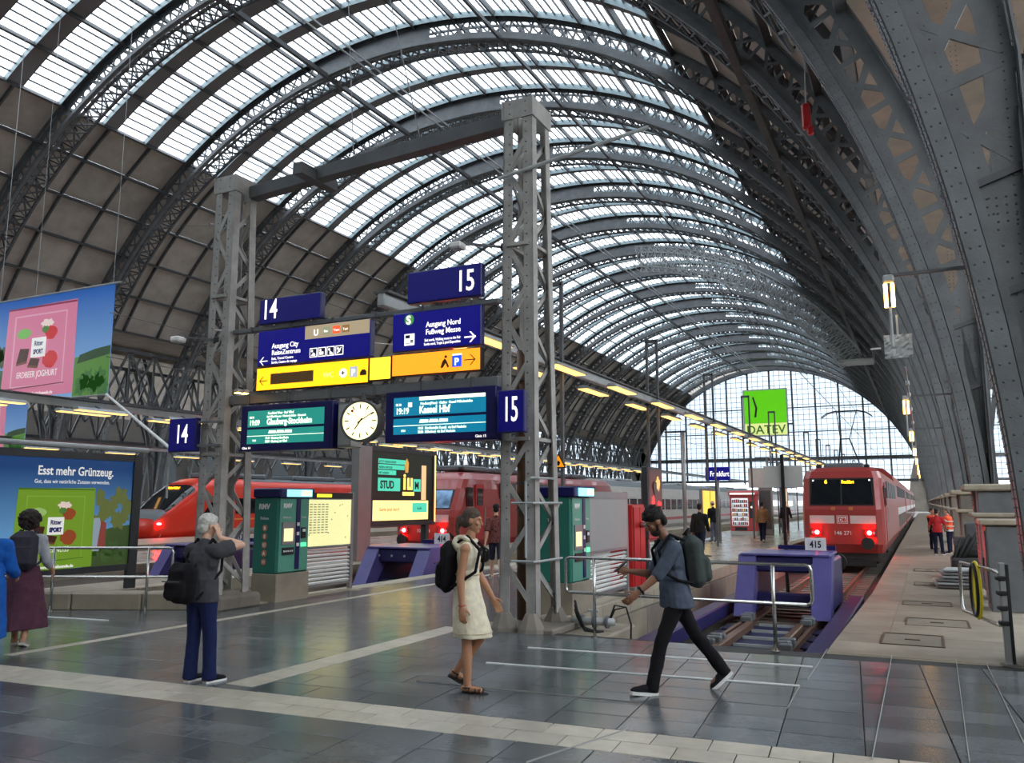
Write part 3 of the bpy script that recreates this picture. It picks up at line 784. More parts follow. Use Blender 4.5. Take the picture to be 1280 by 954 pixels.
def hbeam(label, z, h_, x0=-10.6, x1=-5.4, y=10.52, m=STEEL):
    t = thing('sign_beam', label, 'beam', ((x0+x1)/2, y, z)); MB().bevbox(((x0+x1)/2, y, z), (x1-x0, .12, h_), .008).build('girder', m, t, local=False)
    for k in range(6):
        x = x0 + (x1-x0)*(k+.5)/6; MB().bevbox((x, y-.012, z), (.05, .13, h_+.03), .006).build('bracket', STEEL_D, t, local=False)
    return t
hbeam('upper grey beam between the two number boards and direction signs', 4.69, .07)
hbeam('lower grey beam under the yellow sign strip', 3.49, .16)
# ------------------------------------------------------------------ signs on the beams
WTXT = emit('sign_white_text', (245, 240, 235), .5); DARKT = mat('sign_dark_print', (70, 45, 10), .5, 0, 0); GREYE = emit('sign_grey_backlit', (150, 135, 110), .4)
def signbox(name, label, x0, x1, z0, z1, m, d=.12, y=SY, cat='sign', edge=None):
    t = thing(name, label, cat, ((x0+x1)/2, y, z0)); loc = t.location
    MB().bevbox((0, d/2, (z1-z0)/2), (x1-x0, d, z1-z0), .012).build('housing', edge or NAVY, t)
    f = Face((-(x1-x0)/2, -.001, 0), XV, ZV, t)
    f.rect('face', .015, .015, x1-x0-.015, z1-z0-.015, m, 0, .006)
    return t, f, x1-x0, z1-z0
t, f, W_, H_ = signbox('number_board', 'wide blue number board 14 standing on the left half of the upper beam', -9.95, -8.63, 4.74, 5.18, NAVY_B)
f.text('14', .06, .09, .48, WTXT, bold=.004, xs=.72)
for x in (.3, 1.1): MB().bx(-.66+x-.015, -.66+x+.015, .03, .07, -.03, 0).build('stud', CHROME, t)
t, f, W_, H_ = signbox('number_board', 'wide blue number board 15 standing on the beam beside the right column', -6.95, -5.65, 4.78, 5.28, NAVY_B)
f.text('15', W_-.1, .1, .46, WTXT, bold=.004, xs=.72, align='RIGHT')
for x in (.2, 1.1): MB().bx(-.65+x-.015, -.65+x+.015, .03, .07, -.04, 0).build('stud', CHROME, t)
t, f, W_, H_ = signbox('direction_sign', 'blue direction sign reading Ausgang City with grey panel', -9.95, -7.62, 4.02, 4.63, NAVY_E)
g = f.rect('grey_panel', 1.02, .38, W_-.02, H_-.01, GREYE, .006, .010)
f.text('U', 1.2, .43, .14, WTXT, z=.014, bold=.003)
for i, (c, s_) in enumerate((((120, 125, 100), 'Bus'), ((235, 80, 40), 'Tram'), ((120, 90, 50), 'Taxi'))):
    f.rect('mode_badge', 1.40+i*.19, .43, 1.54+i*.19, .55, emit('badge%d' % i, c, .5), .010, .014); f.text(s_, 1.415+i*.19, .465, .055, WTXT, z=.018)
f.text('Ausgang City', .32, .29, .118, WTXT, bold=.0012, xs=.9); f.text('ReiseZentrum', .32, .175, .118, WTXT, bold=.0012, xs=.9)
f.text('Exit, Travel Centre', .32, .095, .06, WTXT, bold=.0005); f.text('Sortie, Centre de voyage', .32, .03, .06, WTXT, bold=.0005, xs=.9)
f.arrow(.15, .085, .17, WTXT, True)
for i in range(4):
    x = 1.13 + i*.175; f.rect('pictogram_tile', x, .07, x+.155, .225, WTXT, .006, .010); f.rect('pictogram', x+.015, .085, x+.14, .21, NAVY, .010, .013)
    f.disc('pictogram', x+.05, .175, .02, .02, WTXT, .013, .016)
    f.poly('pictogram', ([(x+.03,.095), (x+.12,.095), (x+.12,.12), (x+.08,.15)], [(x+.03,.1), (x+.11,.1), (x+.11,.15), (x+.03,.15)], [(x+.06,.095), (x+.13,.095), (x+.13,.11), (x+.06,.16)], [(x+.03,.095), (x+.06,.15), (x+.12,.2), (x+.09,.12)])[i], WTXT, .013, .016)
def ysign(label, x0, x1, z0, z1, m): return signbox('service_sign', label, x0, x1, z0, z1, m, edge=mat('sign_edge_dark', (40, 30, 20), .5, 0, 0))
t, f, W_, H_ = ysign('yellow service sign with left arrow and dark covered field', -9.95, -7.64, 3.6, 4.0, YEL_E)
f.arrow(.16, .17, .17, DARKT, True); f.rect('covered_field', .32, .1, 1.22, .28, mat('covered_field', (120, 84, 30), .6, 0, .05), .006, .012)
f.text('WC', 1.42, .14, .12, emit('pale_yellow', (255, 225, 120), .8)); f.disc('pictogram', 1.82, .19, .075, .075, WTXT, .006, .012); f.text('+', 1.785, .15, .12, DARKT, z=.016, bold=.004)
f.rect('pictogram_tile', 1.95, .11, 2.1, .28, emit('p_grey', (150, 160, 165), .5), .006, .012); f.text('P', 1.985, .14, .14, WTXT, z=.016, bold=.004)
f.poly('pictogram', [(2.15,.13), (2.27,.13), (2.27,.19), (2.24,.22), (2.19,.22), (2.15,.18)], DARKT, .006, .012)
t, f, W_, H_ = ysign('bright yellow blank sign field between the two service signs', -7.63, -7.22, 3.63, 4.0, YEL_E2)
t, f, W_, H_ = ysign('orange service sign with parking symbol and right arrow', -7.21, -5.65, 3.66, 4.01, ORG_E)
f.poly('pictogram', [(.88,.08), (.92,.08), (.97,.15), (1.0,.08), (1.03,.09), (.98,.19), (.95,.22), (.91,.17)], DARKT, .006, .012); f.disc('pictogram', .97, .245, .022, .022, DARKT, .006, .012)
f.rect('pictogram_tile', 1.08, .08, 1.24, .25, emit('p_blue', (20, 70, 190), .6), .006, .012); f.text('P', 1.12, .105, .15, WTXT, z=.016, bold=.005); f.rect('pictogram_tile', 1.08, .252, 1.24, .275, WTXT, .006, .012)
f.arrow(1.38, .17, .19, DARKT, False)
t, f, W_, H_ = signbox('direction_sign', 'blue direction sign reading Ausgang Nord with white S badge', -7.21, -5.65, 4.04, 4.65, NAVY_E)
f.disc('badge', .31, .49, .085, .085, emit('s_green', (60, 120, 60), .5), .006, .010); f.text('S', .26, .425, .18, WTXT, z=.014, bold=.006)
f.text('Ausgang Nord', 1.22, .345, .118, WTXT, bold=.0012, align='RIGHT', xs=.88); f.text('Fußweg Messe', 1.22, .23, .118, WTXT, bold=.0012, align='RIGHT', xs=.88)
f.text('Exit north, Walking route to the Fair', 1.22, .125, .058, WTXT, bold=.0005, align='RIGHT', xs=.72); f.text('Sortie nord, Trajet à pied Exposition', 1.22, .065, .058, WTXT, bold=.0005, align='RIGHT', xs=.74)
f.arrow(1.38, .13, .19, WTXT, False, t=.022)
f.rect('pictogram_tile', .23, .09, .41, .27, WTXT, .006, .010); f.rect('pictogram', .25, .2, .33, .25, NAVY, .010, .013); f.rect('pictogram', .26, .12, .39, .13, NAVY, .010, .013); f.rect('pictogram', .34, .14, .39, .17, NAVY, .010, .013)
# side number boards
t, f, W_, H_ = signbox('number_board', 'small blue board with number 14 left of the lattice column', -11.72, -11.08, 2.62, 3.2, NAVY_B, y=10.2)
f.text('14', W_/2, .15, .46, WTXT, bold=.003, xs=.68, align='CENTER')
MB().bx(-.33, -.31, .03, .09, -.02, .58).build('frame_strip', ALU, t); MB().bar((.3, .06, .5), (.75, .15, .5), .04, .04).build('arm', STEEL, t); MB().bar((.3, .06, .1), (.75, .15, .1), .04, .04).build('arm', STEEL, t)
t, f, W_, H_ = signbox('number_board', 'small blue board with number 15 fixed to the lattice column', -5.3, -4.88, 2.72, 3.32, NAVY_B, y=10.25)
f.text('15', W_/2, .16, .5, WTXT, bold=.003, xs=.5, align='CENTER')
for z in (.1, .5): MB().bar((-.16, .06, z), (-.16, .3, z), .04, .04).build('arm', STEEL, t)
# departure displays
def display(label, x0, x1, z0, z1, m, lines, foot, alignfoot):
    t, f, W_, H_ = signbox('departure_display', label, x0, x1, z0, z1, NAVY, d=.34, cat='display')
    f.rect('screen', .16, .4, W_-.16, H_-.1, m, .004, .009); f.rect('screen', .16, .12, W_-.16, .36, m, .004, .009)
    for txt, x, y, s_, b_ in lines: f.text(txt, x, y, s_, DISPTXT, z=.012, bold=b_, xs=.82)
    f.rect('rule', .16, .245, W_-.16, .255, DISPTXT, .009, .012)
    b = MB()
    car = .62
    for i in range(3): b.prism([(car+i*.17, .285), (car+.16+i*.17, .285), (car+.16+i*.17, .33), (car+.02+i*.17, .335)], .009, .012, lambda a, c, q: f.P(a, c, q))
    b.build('train_symbol', DISPTXT, t, kind='stuff')
    f.text(foot, W_-.15 if alignfoot == 'RIGHT' else .06, .035, .055, WTXT, align=alignfoot)
    for x in (-.7, .7): MB().bar((x, .17, H_), (x, .17, H_+.05), .06, .06).build('hanger', STEEL_D, t)
    return t, f, W_, H_
display('departure display listing Glauburg Stockheim on teal screen', -10.25, -8.32, 2.6, 3.37, TEAL_E,
        [('19:09', .2, .43, .125, .003), ('RB 34', .2, .545, .05, .001), ('Glauburg-Stockheim', .58, .43, .14, .004), ('Frankfurt West · Bad Vilbel', .6, .6, .06, .001), ('Bad Vilbel-Gronau · Niederdorfelden · Altenstadt', .58, .545, .05, .001), ('19:39  Glauburg-Stockheim', .56, .19, .055, .001), ('20:09  Glauburg via Vilbel', .56, .135, .055, .001), ('19:12', .28, .16, .045, .001)], 'Gleis 14', 'LEFT')
t, f, W_, H_ = display('departure display listing Kassel Hbf on blue screen', -7.31, -5.4, 2.65, 3.43, TEAL2_E,
        [('19:19', .2, .43, .13, .004), ('RE 30', .2, .555, .05, .001), ('Kassel Hbf', .62, .43, .15, .005), ('Friedberg(Hess) · Gießen · Kassel-Wilhelmshöhe', .64, .555, .055, .001), ('19:51  Kirchhain(Bz Kassel)  via Bad Nauheim', .6, .185, .055, .001), ('20:06  Dillenburg  via Bad Nauheim', .6, .13, .055, .001), ('19:51', .3, .16, .045, .001)], 'Gleis 15', 'RIGHT')
f.rect('notice_bar', .62, .625, W_-.17, .675, emit('notice_cream', (240, 240, 180), .9), .010, .013); f.rect('notice_tile', .42, .53, .49, .6, DISPTXT, .010, .013)
bx_ = thing('equipment_box', 'grey equipment box between the left display and the clock', 'box', (-8.16, 10.5, 2.62)); MB().bevbox((0, .15, .36), (.26, .32, .72), .015).build('body', ALU, bx_); MB().bx(-.11, .11, -.02, 0, .04, .68).build('lid', STEEL_L, bx_)
# station clock
ck = thing('station_clock', 'round station clock with pale yellow face showing ten past seven', 'clock', (-7.7, 10.3, 3.0)); ck.rotation_euler = (0, 0, R(14))
def ring(b, r0, r1, y0, y1, n=32):
    ps = [(r1*math.cos(2*math.pi*k/n), r1*math.sin(2*math.pi*k/n)) for k in range(n)]; qs = [(r0*math.cos(2*math.pi*k/n), r0*math.sin(2*math.pi*k/n)) for k in range(n)]
    vs = [(a, y0, c) for a, c in ps] + [(a, y1, c) for a, c in ps] + [(a, y0, c) for a, c in qs] + [(a, y1, c) for a, c in qs]
    fs = []
    for k in range(n):
        k2 = (k+1) % n; fs += [(k, k2, n+k2, n+k), (2*n+k, 3*n+k, 3*n+k2, 2*n+k2), (k, 2*n+k, 2*n+k2, k2), (n+k, n+k2, 3*n+k2, 3*n+k)]
    b.add(vs, fs)
b = MB(); ring(b, .29, .325, -.03, .2); b.build('rim', STEEL_D, ck)
cf = Face((0, -.005, 0), XV, ZV, ck); cf.disc('face', 0, 0, .295, .295, CLOCK_E, -.1, .004, 36)
for k in range(12):
    a = R(30*k); L_ = .07 if k % 3 == 0 else .06; s_, c_ = math.sin(a), math.cos(a); r0 = .26
    cf.poly('hour_mark', [(s_*r0 + c_*.009, c_*r0 - s_*.009), (s_*r0 - c_*.009, c_*r0 + s_*.009), (s_*(r0-L_) - c_*.009, c_*(r0-L_) + s_*.009), (s_*(r0-L_) + c_*.009, c_*(r0-L_) - s_*.009)], BLACK, .004, .007)
def hand(name, ang, L_, w_, m, z): 
    a = R(ang); s_, c_ = math.sin(a), math.cos(a)
    cf.poly(name, [(-s_*.05 + c_*w_, -c_*.05 - s_*w_), (-s_*.05 - c_*w_, -c_*.05 + s_*w_), (s_*L_ - c_*w_*.7, c_*L_ + s_*w_*.7), (s_*L_ + c_*w_*.7, c_*L_ - s_*w_*.7)], m, z, z+.003)
hand('hour_hand', 215, .16, .012, BLACK, .008); hand('minute_hand', 58, .25, .009, BLACK, .012); hand('second_hand', 320, .2, .003, RED, .016)
cf.disc('second_hand', -.13, .155, .022, .022, RED, .016, .019, 12); MB().bar((0, .1, .3), (0, .1, .45), .05, .05).build('hanger', STEEL_D, ck)
for x, y_ in ((-10.15, 3.6), (-10.0, 3.58)):
    fl = thing('floodlight', 'small warm floodlight on the beam, %s' % ('inner one of the pair' if x > -10.1 else 'outer one of the pair'), 'lamp', (x, 10.2, y_), R(-20), 'floodlights by the left column')
    MB().bevbox((0, 0, 0), (.13, .1, .06), .015).build('housing', ALU, fl); MB().bx(-.055, .055, -.04, .04, -.04, -.03).build('lens', LAMP_E, fl); MB().bar((0, .02, .02), (0, .25, -.02), .02, .02).build('bracket', STEEL_D, fl)
# square camera/lamps on arms of the columns
for (x, y, z, tx, lab) in ((-11.4, 10.0, 4.55, -10.9, 'white square lamp on an arm left of the left column'), (-6.0, 10.3, 5.55, -5.4, 'white square lamp on an arm left of the right column')):
    a = thing('arm_lamp', lab, 'lamp', (x, y, z)); MB().bevbox((0, 0, 0), (.2, .2, .09), .02).build('housing', WHITE, a); MB().bx(-.08, .08, -.08, .08, -.055, -.045).build('lens', STEEL_L, a)
    MB().bar((0, 0, .05), (tx-x, .45, .02), .035, .035).build('arm', STEEL_D, a); MB().bevbox((tx-x, .45, .02), (.16, .16, .12), .02).build('clamp', BLACK, a)

# ------------------------------------------------------------------ platform lighting beams
def lampbeam(x, z, y0, y1, label, n, step, first, wide=.3, frames=None, cover=True):
    t = thing('lighting_beam', label, 'beam', (x, y0, z)); MB().bevbox((x, (y0+y1)/2, z+.02), (wide*.5, y1-y0, .22), .02).build('duct', STEEL_L, t, local=False)
    MB().bx(x-wide*.5, x+wide*.5, y0, y1, z+.13, z+.17).build('cable_tray', STEEL_D, t, local=False)
    if frames:
        for i, fy in enumerate(frames):
            fr = thing('beam_frame', 'narrow dark portal frame carrying the lighting beam, %s from the concourse' % ORD[i], 'frame', (x, fy, 0), 0, 'portal frames of the lighting beam')
            for sx in (-.17, .17): MB().bx(x+sx-.035, x+sx+.035, fy-.05, fy+.05, 2.6 if sx < 0 else 0, 7.0).build('post', STEEL_D, fr, local=False)
            MB().bx(x-.2, x+.2, fy-.05, fy+.05, 6.95, 7.05).build('cross_bar', STEEL_D, fr, local=False); MB().bx(x-.2, x+.2, fy-.05, fy+.05, z-.12, z-.06).build('cross_bar', STEEL_D, fr, local=False)
    return t
hous = MB().prism([(-.17, 0), (.17, 0), (.09, .09), (-.09, .09)], -.9, .9).mesh('housing', STEEL_L); tubem = MB().bx(-.13, .13, -.86, .86, -.022, -.004).mesh('tube', LAMP_S)
def lamps(x, z, ys, dx, group, lab, tilt=0):
    for i, y in enumerate(ys):
        for sx in ((-1, 1) if dx else (1,)):
            l_ = thing('strip_lamp', '%s, %s %s' % (lab, ORD[i] if i < 20 else 'farther', ('left-hand' if sx < 0 else 'right-hand') if dx else 'one'), 'lamp', (x + sx*dx, y, z), 0, group)
            link('housing', hous, l_); link('tube', tubem, l_); MB().bar((0, 0, .08), (-sx*(dx-.1) if dx else 0, 0, .2), .03, .03).build('bracket', STEEL_D, l_)
lampbeam(-7.7, 5.0, 10.75, 120, 'long pale lighting beam above the middle platform', 0, 0, 0, frames=[17.9 + 8*i for i in range(13)])
lamps(-7.7, 4.82, [13.6 + 4.0*i for i in range(20)], .42, 'strip lamps above the middle platform', 'warm strip lamp on the middle platform beam')
lampbeam(-23.3, 4.75, 8, 130, 'lighting beam above the platform behind the hanging banner', 0, 0, 0)
lamps(-23.3, 4.55, [10.5 + 3.4*i for i in range(20)], .42, 'strip lamps behind the banner', 'warm strip lamp on the beam behind the banner')
lampbeam(-39.5, 4.75, 18, 150, 'farthest lighting beam over the left tracks', 0, 0, 0)
lamps(-39.5, 4.42, [22 + 4.6*i for i in range(18)], .0, 'strip lamps over the left tracks', 'warm strip lamp on the far left beam')
# lamps by the arch feet on the right
hl = [(11.0, 4.6)] + [(11.0+9.2*k, 4.15) for k in range(1, 8)]
for i, (y, z) in enumerate(hl):
    l_ = thing('hanging_lamp', 'warm upright lamp hanging beside the arch feet, %s from the concourse' % ORD[i], 'lamp', (-.22, y, z-.45), 0, 'upright lamps along the arch feet')
    for dx in (-.04, .04): MB().tube([(dx, 0, 0), (dx, 0, .3)], .022, 8).build('tube', LAMP_E, l_, smooth=True)
    MB().bevbox((0, 0, .36), (.13, .08, .1), .02).build('cap', STEEL_L, l_); MB().tube([(0, 0, -.5), (0, 0, 0)], .02, 6).build('stem', STEEL_L, l_); MB().bar((0, 0, .4), (.9, 0, .4), .04, .04).build('arm', STEEL_D, l_)
bd = thing('hanging_board', 'crumpled pale square board hanging under the nearest upright lamp', 'board', (-.16, 11.15, 3.68)); 
b = MB(); n = 10; vs = []; 
for i in range(n+1):
    for j in range(n+1): vs.append(((i/n-.5)*.32, random.uniform(-.012, .012), (j/n-.5)*.3))
b.add(vs, [(i*(n+1)+j, (i+1)*(n+1)+j, (i+1)*(n+1)+j+1, i*(n+1)+j+1) for i in range(n) for j in range(n)]); b.build('sheet', STEEL_L, bd); MB().bx(-.16, .16, .015, .03, -.15, .15).build('backing', ALU, bd)
MB().tube([(0, .02, .15), (0, .02, .4)], .012, 5).build('rod', STEEL_L, bd); MB().bx(-.32, -.2, 0, .02, -.02, 0).build('clip', WHITE, bd)
wr = thing('lamp_cable', 'thin cable with small clamps strung along the upright lamps', 'cable', (-.2, 11, 3.6))
MB().tube([(-.1, 11.2, 3.42), (-.1, 22, 3.3), (-.1, 32, 3.3), (-.1, 70, 3.3)], .012, 5).build('wire', STEEL_L, wr, local=False)
for y in (12.6, 14.0, 16.2, 19): MB().bevbox((-.1, y, 3.4), (.05, .1, .06), .01).build('clamp', WHITE, wr, local=False)

# ------------------------------------------------------------------ posters and banner
SKYP = None
def gradmat(name, c0, c1, z0, z1, e=0.0):     # printed sky: blend of two inks up the sheet
    m = bpy.data.materials.new(name); m.use_nodes = True; n = m.node_tree.nodes; l = m.node_tree.links; bs = n['Principled BSDF']
    g_ = n.new('ShaderNodeNewGeometry'); sp = n.new('ShaderNodeSeparateXYZ'); mr = n.new('ShaderNodeMapRange'); rp_ = n.new('ShaderNodeValToRGB')
    mr.inputs['From Min'].default_value = z0; mr.inputs['From Max'].default_value = z1
    rp_.color_ramp.elements[0].color = lin(c0); rp_.color_ramp.elements[1].color = lin(c1)
    l.new(g_.outputs['Position'], sp.inputs[0]); l.new(sp.outputs['Z'], mr.inputs['Value']); l.new(mr.outputs['Result'], rp_.inputs['Fac']); l.new(rp_.outputs['Color'], bs.inputs['Base Color'])
    if e: l.new(rp_.outputs['Color'], bs.inputs['Emission Color']); bs.inputs['Emission Strength'].default_value = e
    bs.inputs['Roughness'].default_value = .35; return m
def ink(name, c, e=.0): return emit('ink_' + name, c, e) if e else mat('ink_' + name, c, .5, 0, 0)
def blob(f, name, x, y, rx, ry, m, z, seed, n=18, amp=.2):
    rr = random.Random(seed); k = [rr.uniform(1-amp, 1+amp) for _ in range(n)]
    return f.poly(name, [(x+rx*k[i]*math.cos(2*math.pi*i/n), y+ry*k[i]*math.sin(2*math.pi*i/n)) for i in range(n)], m, z, z+.003)
def pack(f, x, y, W, H, body, edge, deep, txt, fruit, e, z=.01):
    f.poly('pack_print', [(x, y), (x+W, y+.02*H), (x+W*.985, y+H), (x+W*.03, y+H*.985)], body, z, z+.003)
    f.rect('pack_print', x+W*.13, y+H*.12, x+W*.86, y+H*.9, edge, z+.003, z+.005); f.rect('pack_print', x+W*.15, y+H*.135, x+W*.845, y+H*.885, body, z+.005, z+.007)
    f.poly('pack_print', [(x+W*.05, y+H*.10), (x+W*.88, y+H*.13), (x+W*.88, y+H*.14), (x+W*.05, y+H*.115)], deep, z+.007, z+.009)
    f.rect('pack_print', x+W*.03, y+H*.97, x+W*.98, y+H*.99, deep, z+.004, z+.006)
    z += .009; choc = ink('chocolate', (82, 38, 22), e*.4); nut = ink('nut', (170, 80, 40), e*.6); wh = ink('paper_white', (245, 243, 238), e)
    choc2 = ink('chocolate_cut', (132, 76, 52), e*.5)
    f.poly('chocolate_print', [(x+W*.36, y+H*.33), (x+W*.5, y+H*.31), (x+W*.53, y+H*.41), (x+W*.4, y+H*.43)], choc, z, z+.002); f.poly('chocolate_print', [(x+W*.36, y+H*.33), (x+W*.5, y+H*.31), (x+W*.505, y+H*.335), (x+W*.365, y+H*.355)], choc2, z+.002, z+.004)
    f.poly('chocolate_print', [(x+W*.2, y+H*.38), (x+W*.35, y+H*.4), (x+W*.37, y+H*.53), (x+W*.24, y+H*.54)], choc, z+.002, z+.005); f.poly('chocolate_print', [(x+W*.2, y+H*.355), (x+W*.35, y+H*.375), (x+W*.35, y+H*.4), (x+W*.2, y+H*.38)], choc2, z+.002, z+.005)
    fm = ink('berry', (205, 40, 44), e) if fruit == 'berry' else nut
    blob(f, 'fruit_print', x+W*.67, y+H*.39, W*.1, H*.09, fm, z+.002, 5, amp=.1); blob(f, 'fruit_print', x+W*.66, y+H*.68, W*.08, H*.075, fm, z, 6, amp=.12)
    blob(f, 'leaf_print', x+W*.58, y+H*.72, W*.05, H*.04, ink('leaf', (90, 140, 60), e*.6), z+.002, 8); blob(f, 'cream_print', x+W*.6, y+H*.78, W*.09, H*.05, ink('cream', (240, 215, 205), e), z-.001, 9)
    blob(f, 'badge_print', x+W*.28, y+H*.7, W*.1, H*.055, ink('badge_green', (120, 185, 90), e) if fruit == 'berry' else ink('badge_pale', (170, 205, 120), e*.8), z, 10, amp=.05)
    f.rect('label_print', x+W*.4, y+H*.43, x+W*.6, y+H*.64, wh, z+.005, z+.008); bl = ink('label_blue', (24, 36, 110), e*.4)
    f.text('Ritter', x+W*.5, y+H*.555, H*.075, bl, z=z+.01, bold=.004, align='CENTER', xs=.8); f.text('SPORT', x+W*.5, y+H*.465, H*.07, bl, z=z+.01, bold=.008, align='CENTER', xs=.75)
    f.text(txt, x+W*.5, y+H*.22, H*.095, wh, z=z, align='CENTER', xs=.8); f.text('www.buntebuende.de', x+W*.55, y+H*.03, H*.05, wh, z=z, bold=.003, align='CENTER')
# hanging banner
def banner(label, x0, x1, y, z0, z1):
    t = thing('hanging_banner', label, 'banner', ((x0+x1)/2, y, z0)); W, H = x1-x0, z1-z0
    sky = gradmat('banner_sky', (130, 176, 220), (20, 92, 178), z0+.8, z1, .12)
    MB().bx(-W/2, W/2, 0, .02, 0, H).build('sheet', sky, t)
    f = Face((-W/2, -.001, 0), XV, ZV, t); gr = ink('hill', (96, 150, 58), .08); dk = ink('tree', (48, 84, 44), .05)
    f.poly('hill_print', [(W*.72, 0), (W, 0), (W, H*.42), (W*.9, H*.4), (W*.82, H*.37), (W*.72, H*.36)], gr, 0, .004); f.poly('tree_print', [(W*.74, H*.3), (W, H*.36), (W, H*.44), (W*.88, H*.42), (W*.76, H*.38)], dk, .004, .006)
    for i in range(7): blob(f, 'leaf_print', W*(.78 + .03*i), H*(.08 + .04*(i % 3)), W*.04, H*.08, ink('leaf2', (70, 130, 60), .06), .006, 20+i, amp=.35)
    f.poly('field_print', [(0, 0), (W*.2, 0), (W*.2, H*.3), (0, H*.32)], ink('meadow', (70, 110, 70), .05), 0, .004)
    for i in range(8): blob(f, 'tree_print', W*(.02 + .025*(i % 4)), H*(.4 + .06*(i//4) + .03*(i % 3)), W*.03, H*.06, ink('tree2', (70, 96, 60), .05), .004, 40+i, amp=.3)
    pack(f, W*.1, H*.02, W*.62, H*.9, ink('pack_pink', (226, 130, 160), .12), ink('pack_pink_l', (238, 175, 195), .12), ink('pack_pink_d', (160, 60, 90), .05), 'ERDBEER JOGHURT', 'berry', .15, .006)
    MB().tube([(-W/2-.5, .01, H+.03), (W/2+.25, .01, H+.03)], .035, 8).build('top_pole', STEEL_L, t); MB().tube([(-W/2-.1, .01, -.02), (W/2+.05, .01, -.02)], .03, 8).build('bottom_pole', STEEL_L, t)
    for x in (-W/2+.1, W/2-.1): MB().tube([(x, .01, H+.05), (x+.05, .01, H+21.3)], .012, 4).build('cable', STEEL_L, t)
    return t
banner('blue banner with pink chocolate packet hanging above the left platform', -27.2, -21.5, 16.4, 4.95, 8.3)
banner('second blue banner with pink packet behind the left poster board', -44.0, -38.4, 25, 3.9, 7.1)
st = thing('banner_stay', 'white slanting pole in front of the left number board', 'pole', G(200, 560, 2.4)); p0 = atY(133, 493, 14.0); p1 = atY(212, 560, 10.6)
MB().tube([p0, p1], .03, 8).build('tube', WHITE, st, local=False); MB().tube([p1, p1 - ZV*.9], .02, 6).build('foot', STEEL_L, st, local=False)
# poster board on the left
pb = thing('poster_board', 'large framed poster with green chocolate packet behind the left railing', 'poster board', (-14.85, 8.4, 0))
def pbox(b, x0, x1, y0, y1, z0, z1): return b.bx(x0, x1, y0, y1, z0, z1)
MB().bx(-.22, 0, 0, 3.8, .4, 2.72).build('housing', STEEL_D, pb)
DK = mat('dark_anodised', (64, 66, 70), .4, .3, .06)
for a in ((-.05, .04, 0, 3.8, 2.6, 2.74), (-.05, .04, 0, 3.8, .38, .5), (-.05, .04, 0, .12, .5, 2.6), (-.06, .05, 3.66, 3.86, 0, 2.74), (-.06, .05, -.06, .14, 0, .5)): MB().bx(*a).build('frame_bar', DK, pb)
MB().tube([(-.1, -.2, 2.86), (-.1, 4.1, 2.86)], .05, 8).build('top_rail', STEEL_L, pb)
f = Face((0, .12, .5), YV, ZV, pb); f.rect('poster', 0, 0, 3.54, 2.1, gradmat('poster_sky', (110, 165, 210), (12, 58, 110), .5, 2.4, .22), 0, .006)
f.text('Esst mehr Grünzeug.', 1.45, 1.78, .24, ink('paper_white', (245, 243, 238), .3), bold=.004, xs=.8); f.text('Gut, dass wir natürliche Zutaten verwenden.', 1.4, 1.62, .105, ink('paper_white', (245, 243, 238), .3), xs=.84)
f.poly('hill_print', [(2.5, 0), (3.54, 0), (3.54, .8), (3.1, .75), (2.5, .6)], ink('dark_garden', (66, 88, 44), .12), .006, .009)
for i in range(14): blob(f, 'leaf_print', 2.75 + .055*i, .85 + .3*math.sin(i*1.9)**2 + .25*(i % 2), .1, .16, ink('bush', (110, 120, 62), .12), .009 + .0005*i, 60+i, amp=.35)
for i in range(8): blob(f, 'leaf_print', 2.7 + .1*i, .18 + .1*(i % 3), .12, .1, ink('bush2', (70, 100, 48), .1), .009, 80+i, amp=.3)
f.poly('figure_print', [(2.62, .3), (2.85, .3), (2.9, .7), (2.82, .95), (2.7, .95), (2.62, .7)], ink('figure_cloth', (150, 165, 180), .15), .016, .019); f.poly('figure_print', [(2.8, .35), (2.98, .35), (2.98, .85), (2.86, .9)], ink('figure_red', (150, 70, 60), .12), .019, .021)
pack(f, 1.05, -.02, 1.65, 1.56, ink('pack_green', (130, 172, 44), .1), ink('pack_green_l', (146, 186, 64), .1), ink('pack_green_d', (84, 124, 20), .1), 'HASELNUSS', 'nut', .15, .02)
# lit city poster behind the middle buffer
cp_ = thing('light_box', 'tall lit poster box with dark picture and teal STUD lettering', 'poster board', (-15.5, 21.0, 0))
MB().bx(-.25, -.02, .3, 4.1, 1.0, 3.5).build('housing', DK, cp_); MB().bx(-.2, .08, -.38, .28, 0, 3.5).build('post', ALU, cp_); MB().bx(-.2, .0, 3.6, 3.8, 0, 1.0).build('leg', DK, cp_)
for a in ((-.04, .04, .3, 4.1, 3.38, 3.5), (-.04, .04, .3, 4.1, 1.0, 1.12), (-.04, .04, .3, .42, 1.12, 3.38), (-.04, .04, 3.98, 4.1, 1.12, 3.38)): MB().bx(*a).build('frame_bar', DK, cp_)
f = Face((0, .42, 1.12), YV, ZV, cp_); f.rect('poster', 0, 0, 3.56, 2.26, ink('night_green', (34, 44, 36), .1), 0, .006)
te = ink('teal', (70, 190, 160), .4); f.rect('text_block', .3, 1.0, 1.55, 1.42, te, .006, .01); f.text('STUD', .42, 1.09, .34, BLACK, z=.014, bold=.012, xs=.9); f.rect('text_block', 2.35, 1.0, 2.8, 1.42, te, .006, .01); f.text('M', 2.42, 1.09, .34, BLACK, z=.014, bold=.012)
for i, (y_, w_) in enumerate(((1.52, 1.0), (1.7, 1.5), (1.88, 1.55))): f.rect('text_block', .3, y_, .3+w_, y_+.15, te, .006, .01)
for i, txt in enumerate(('MIT DEINEM', 'NEBEN DEM JOB', 'JETZT FERNSTUDIUM')): f.text(txt, .34, 1.545+i*.18, .1, BLACK, z=.014)
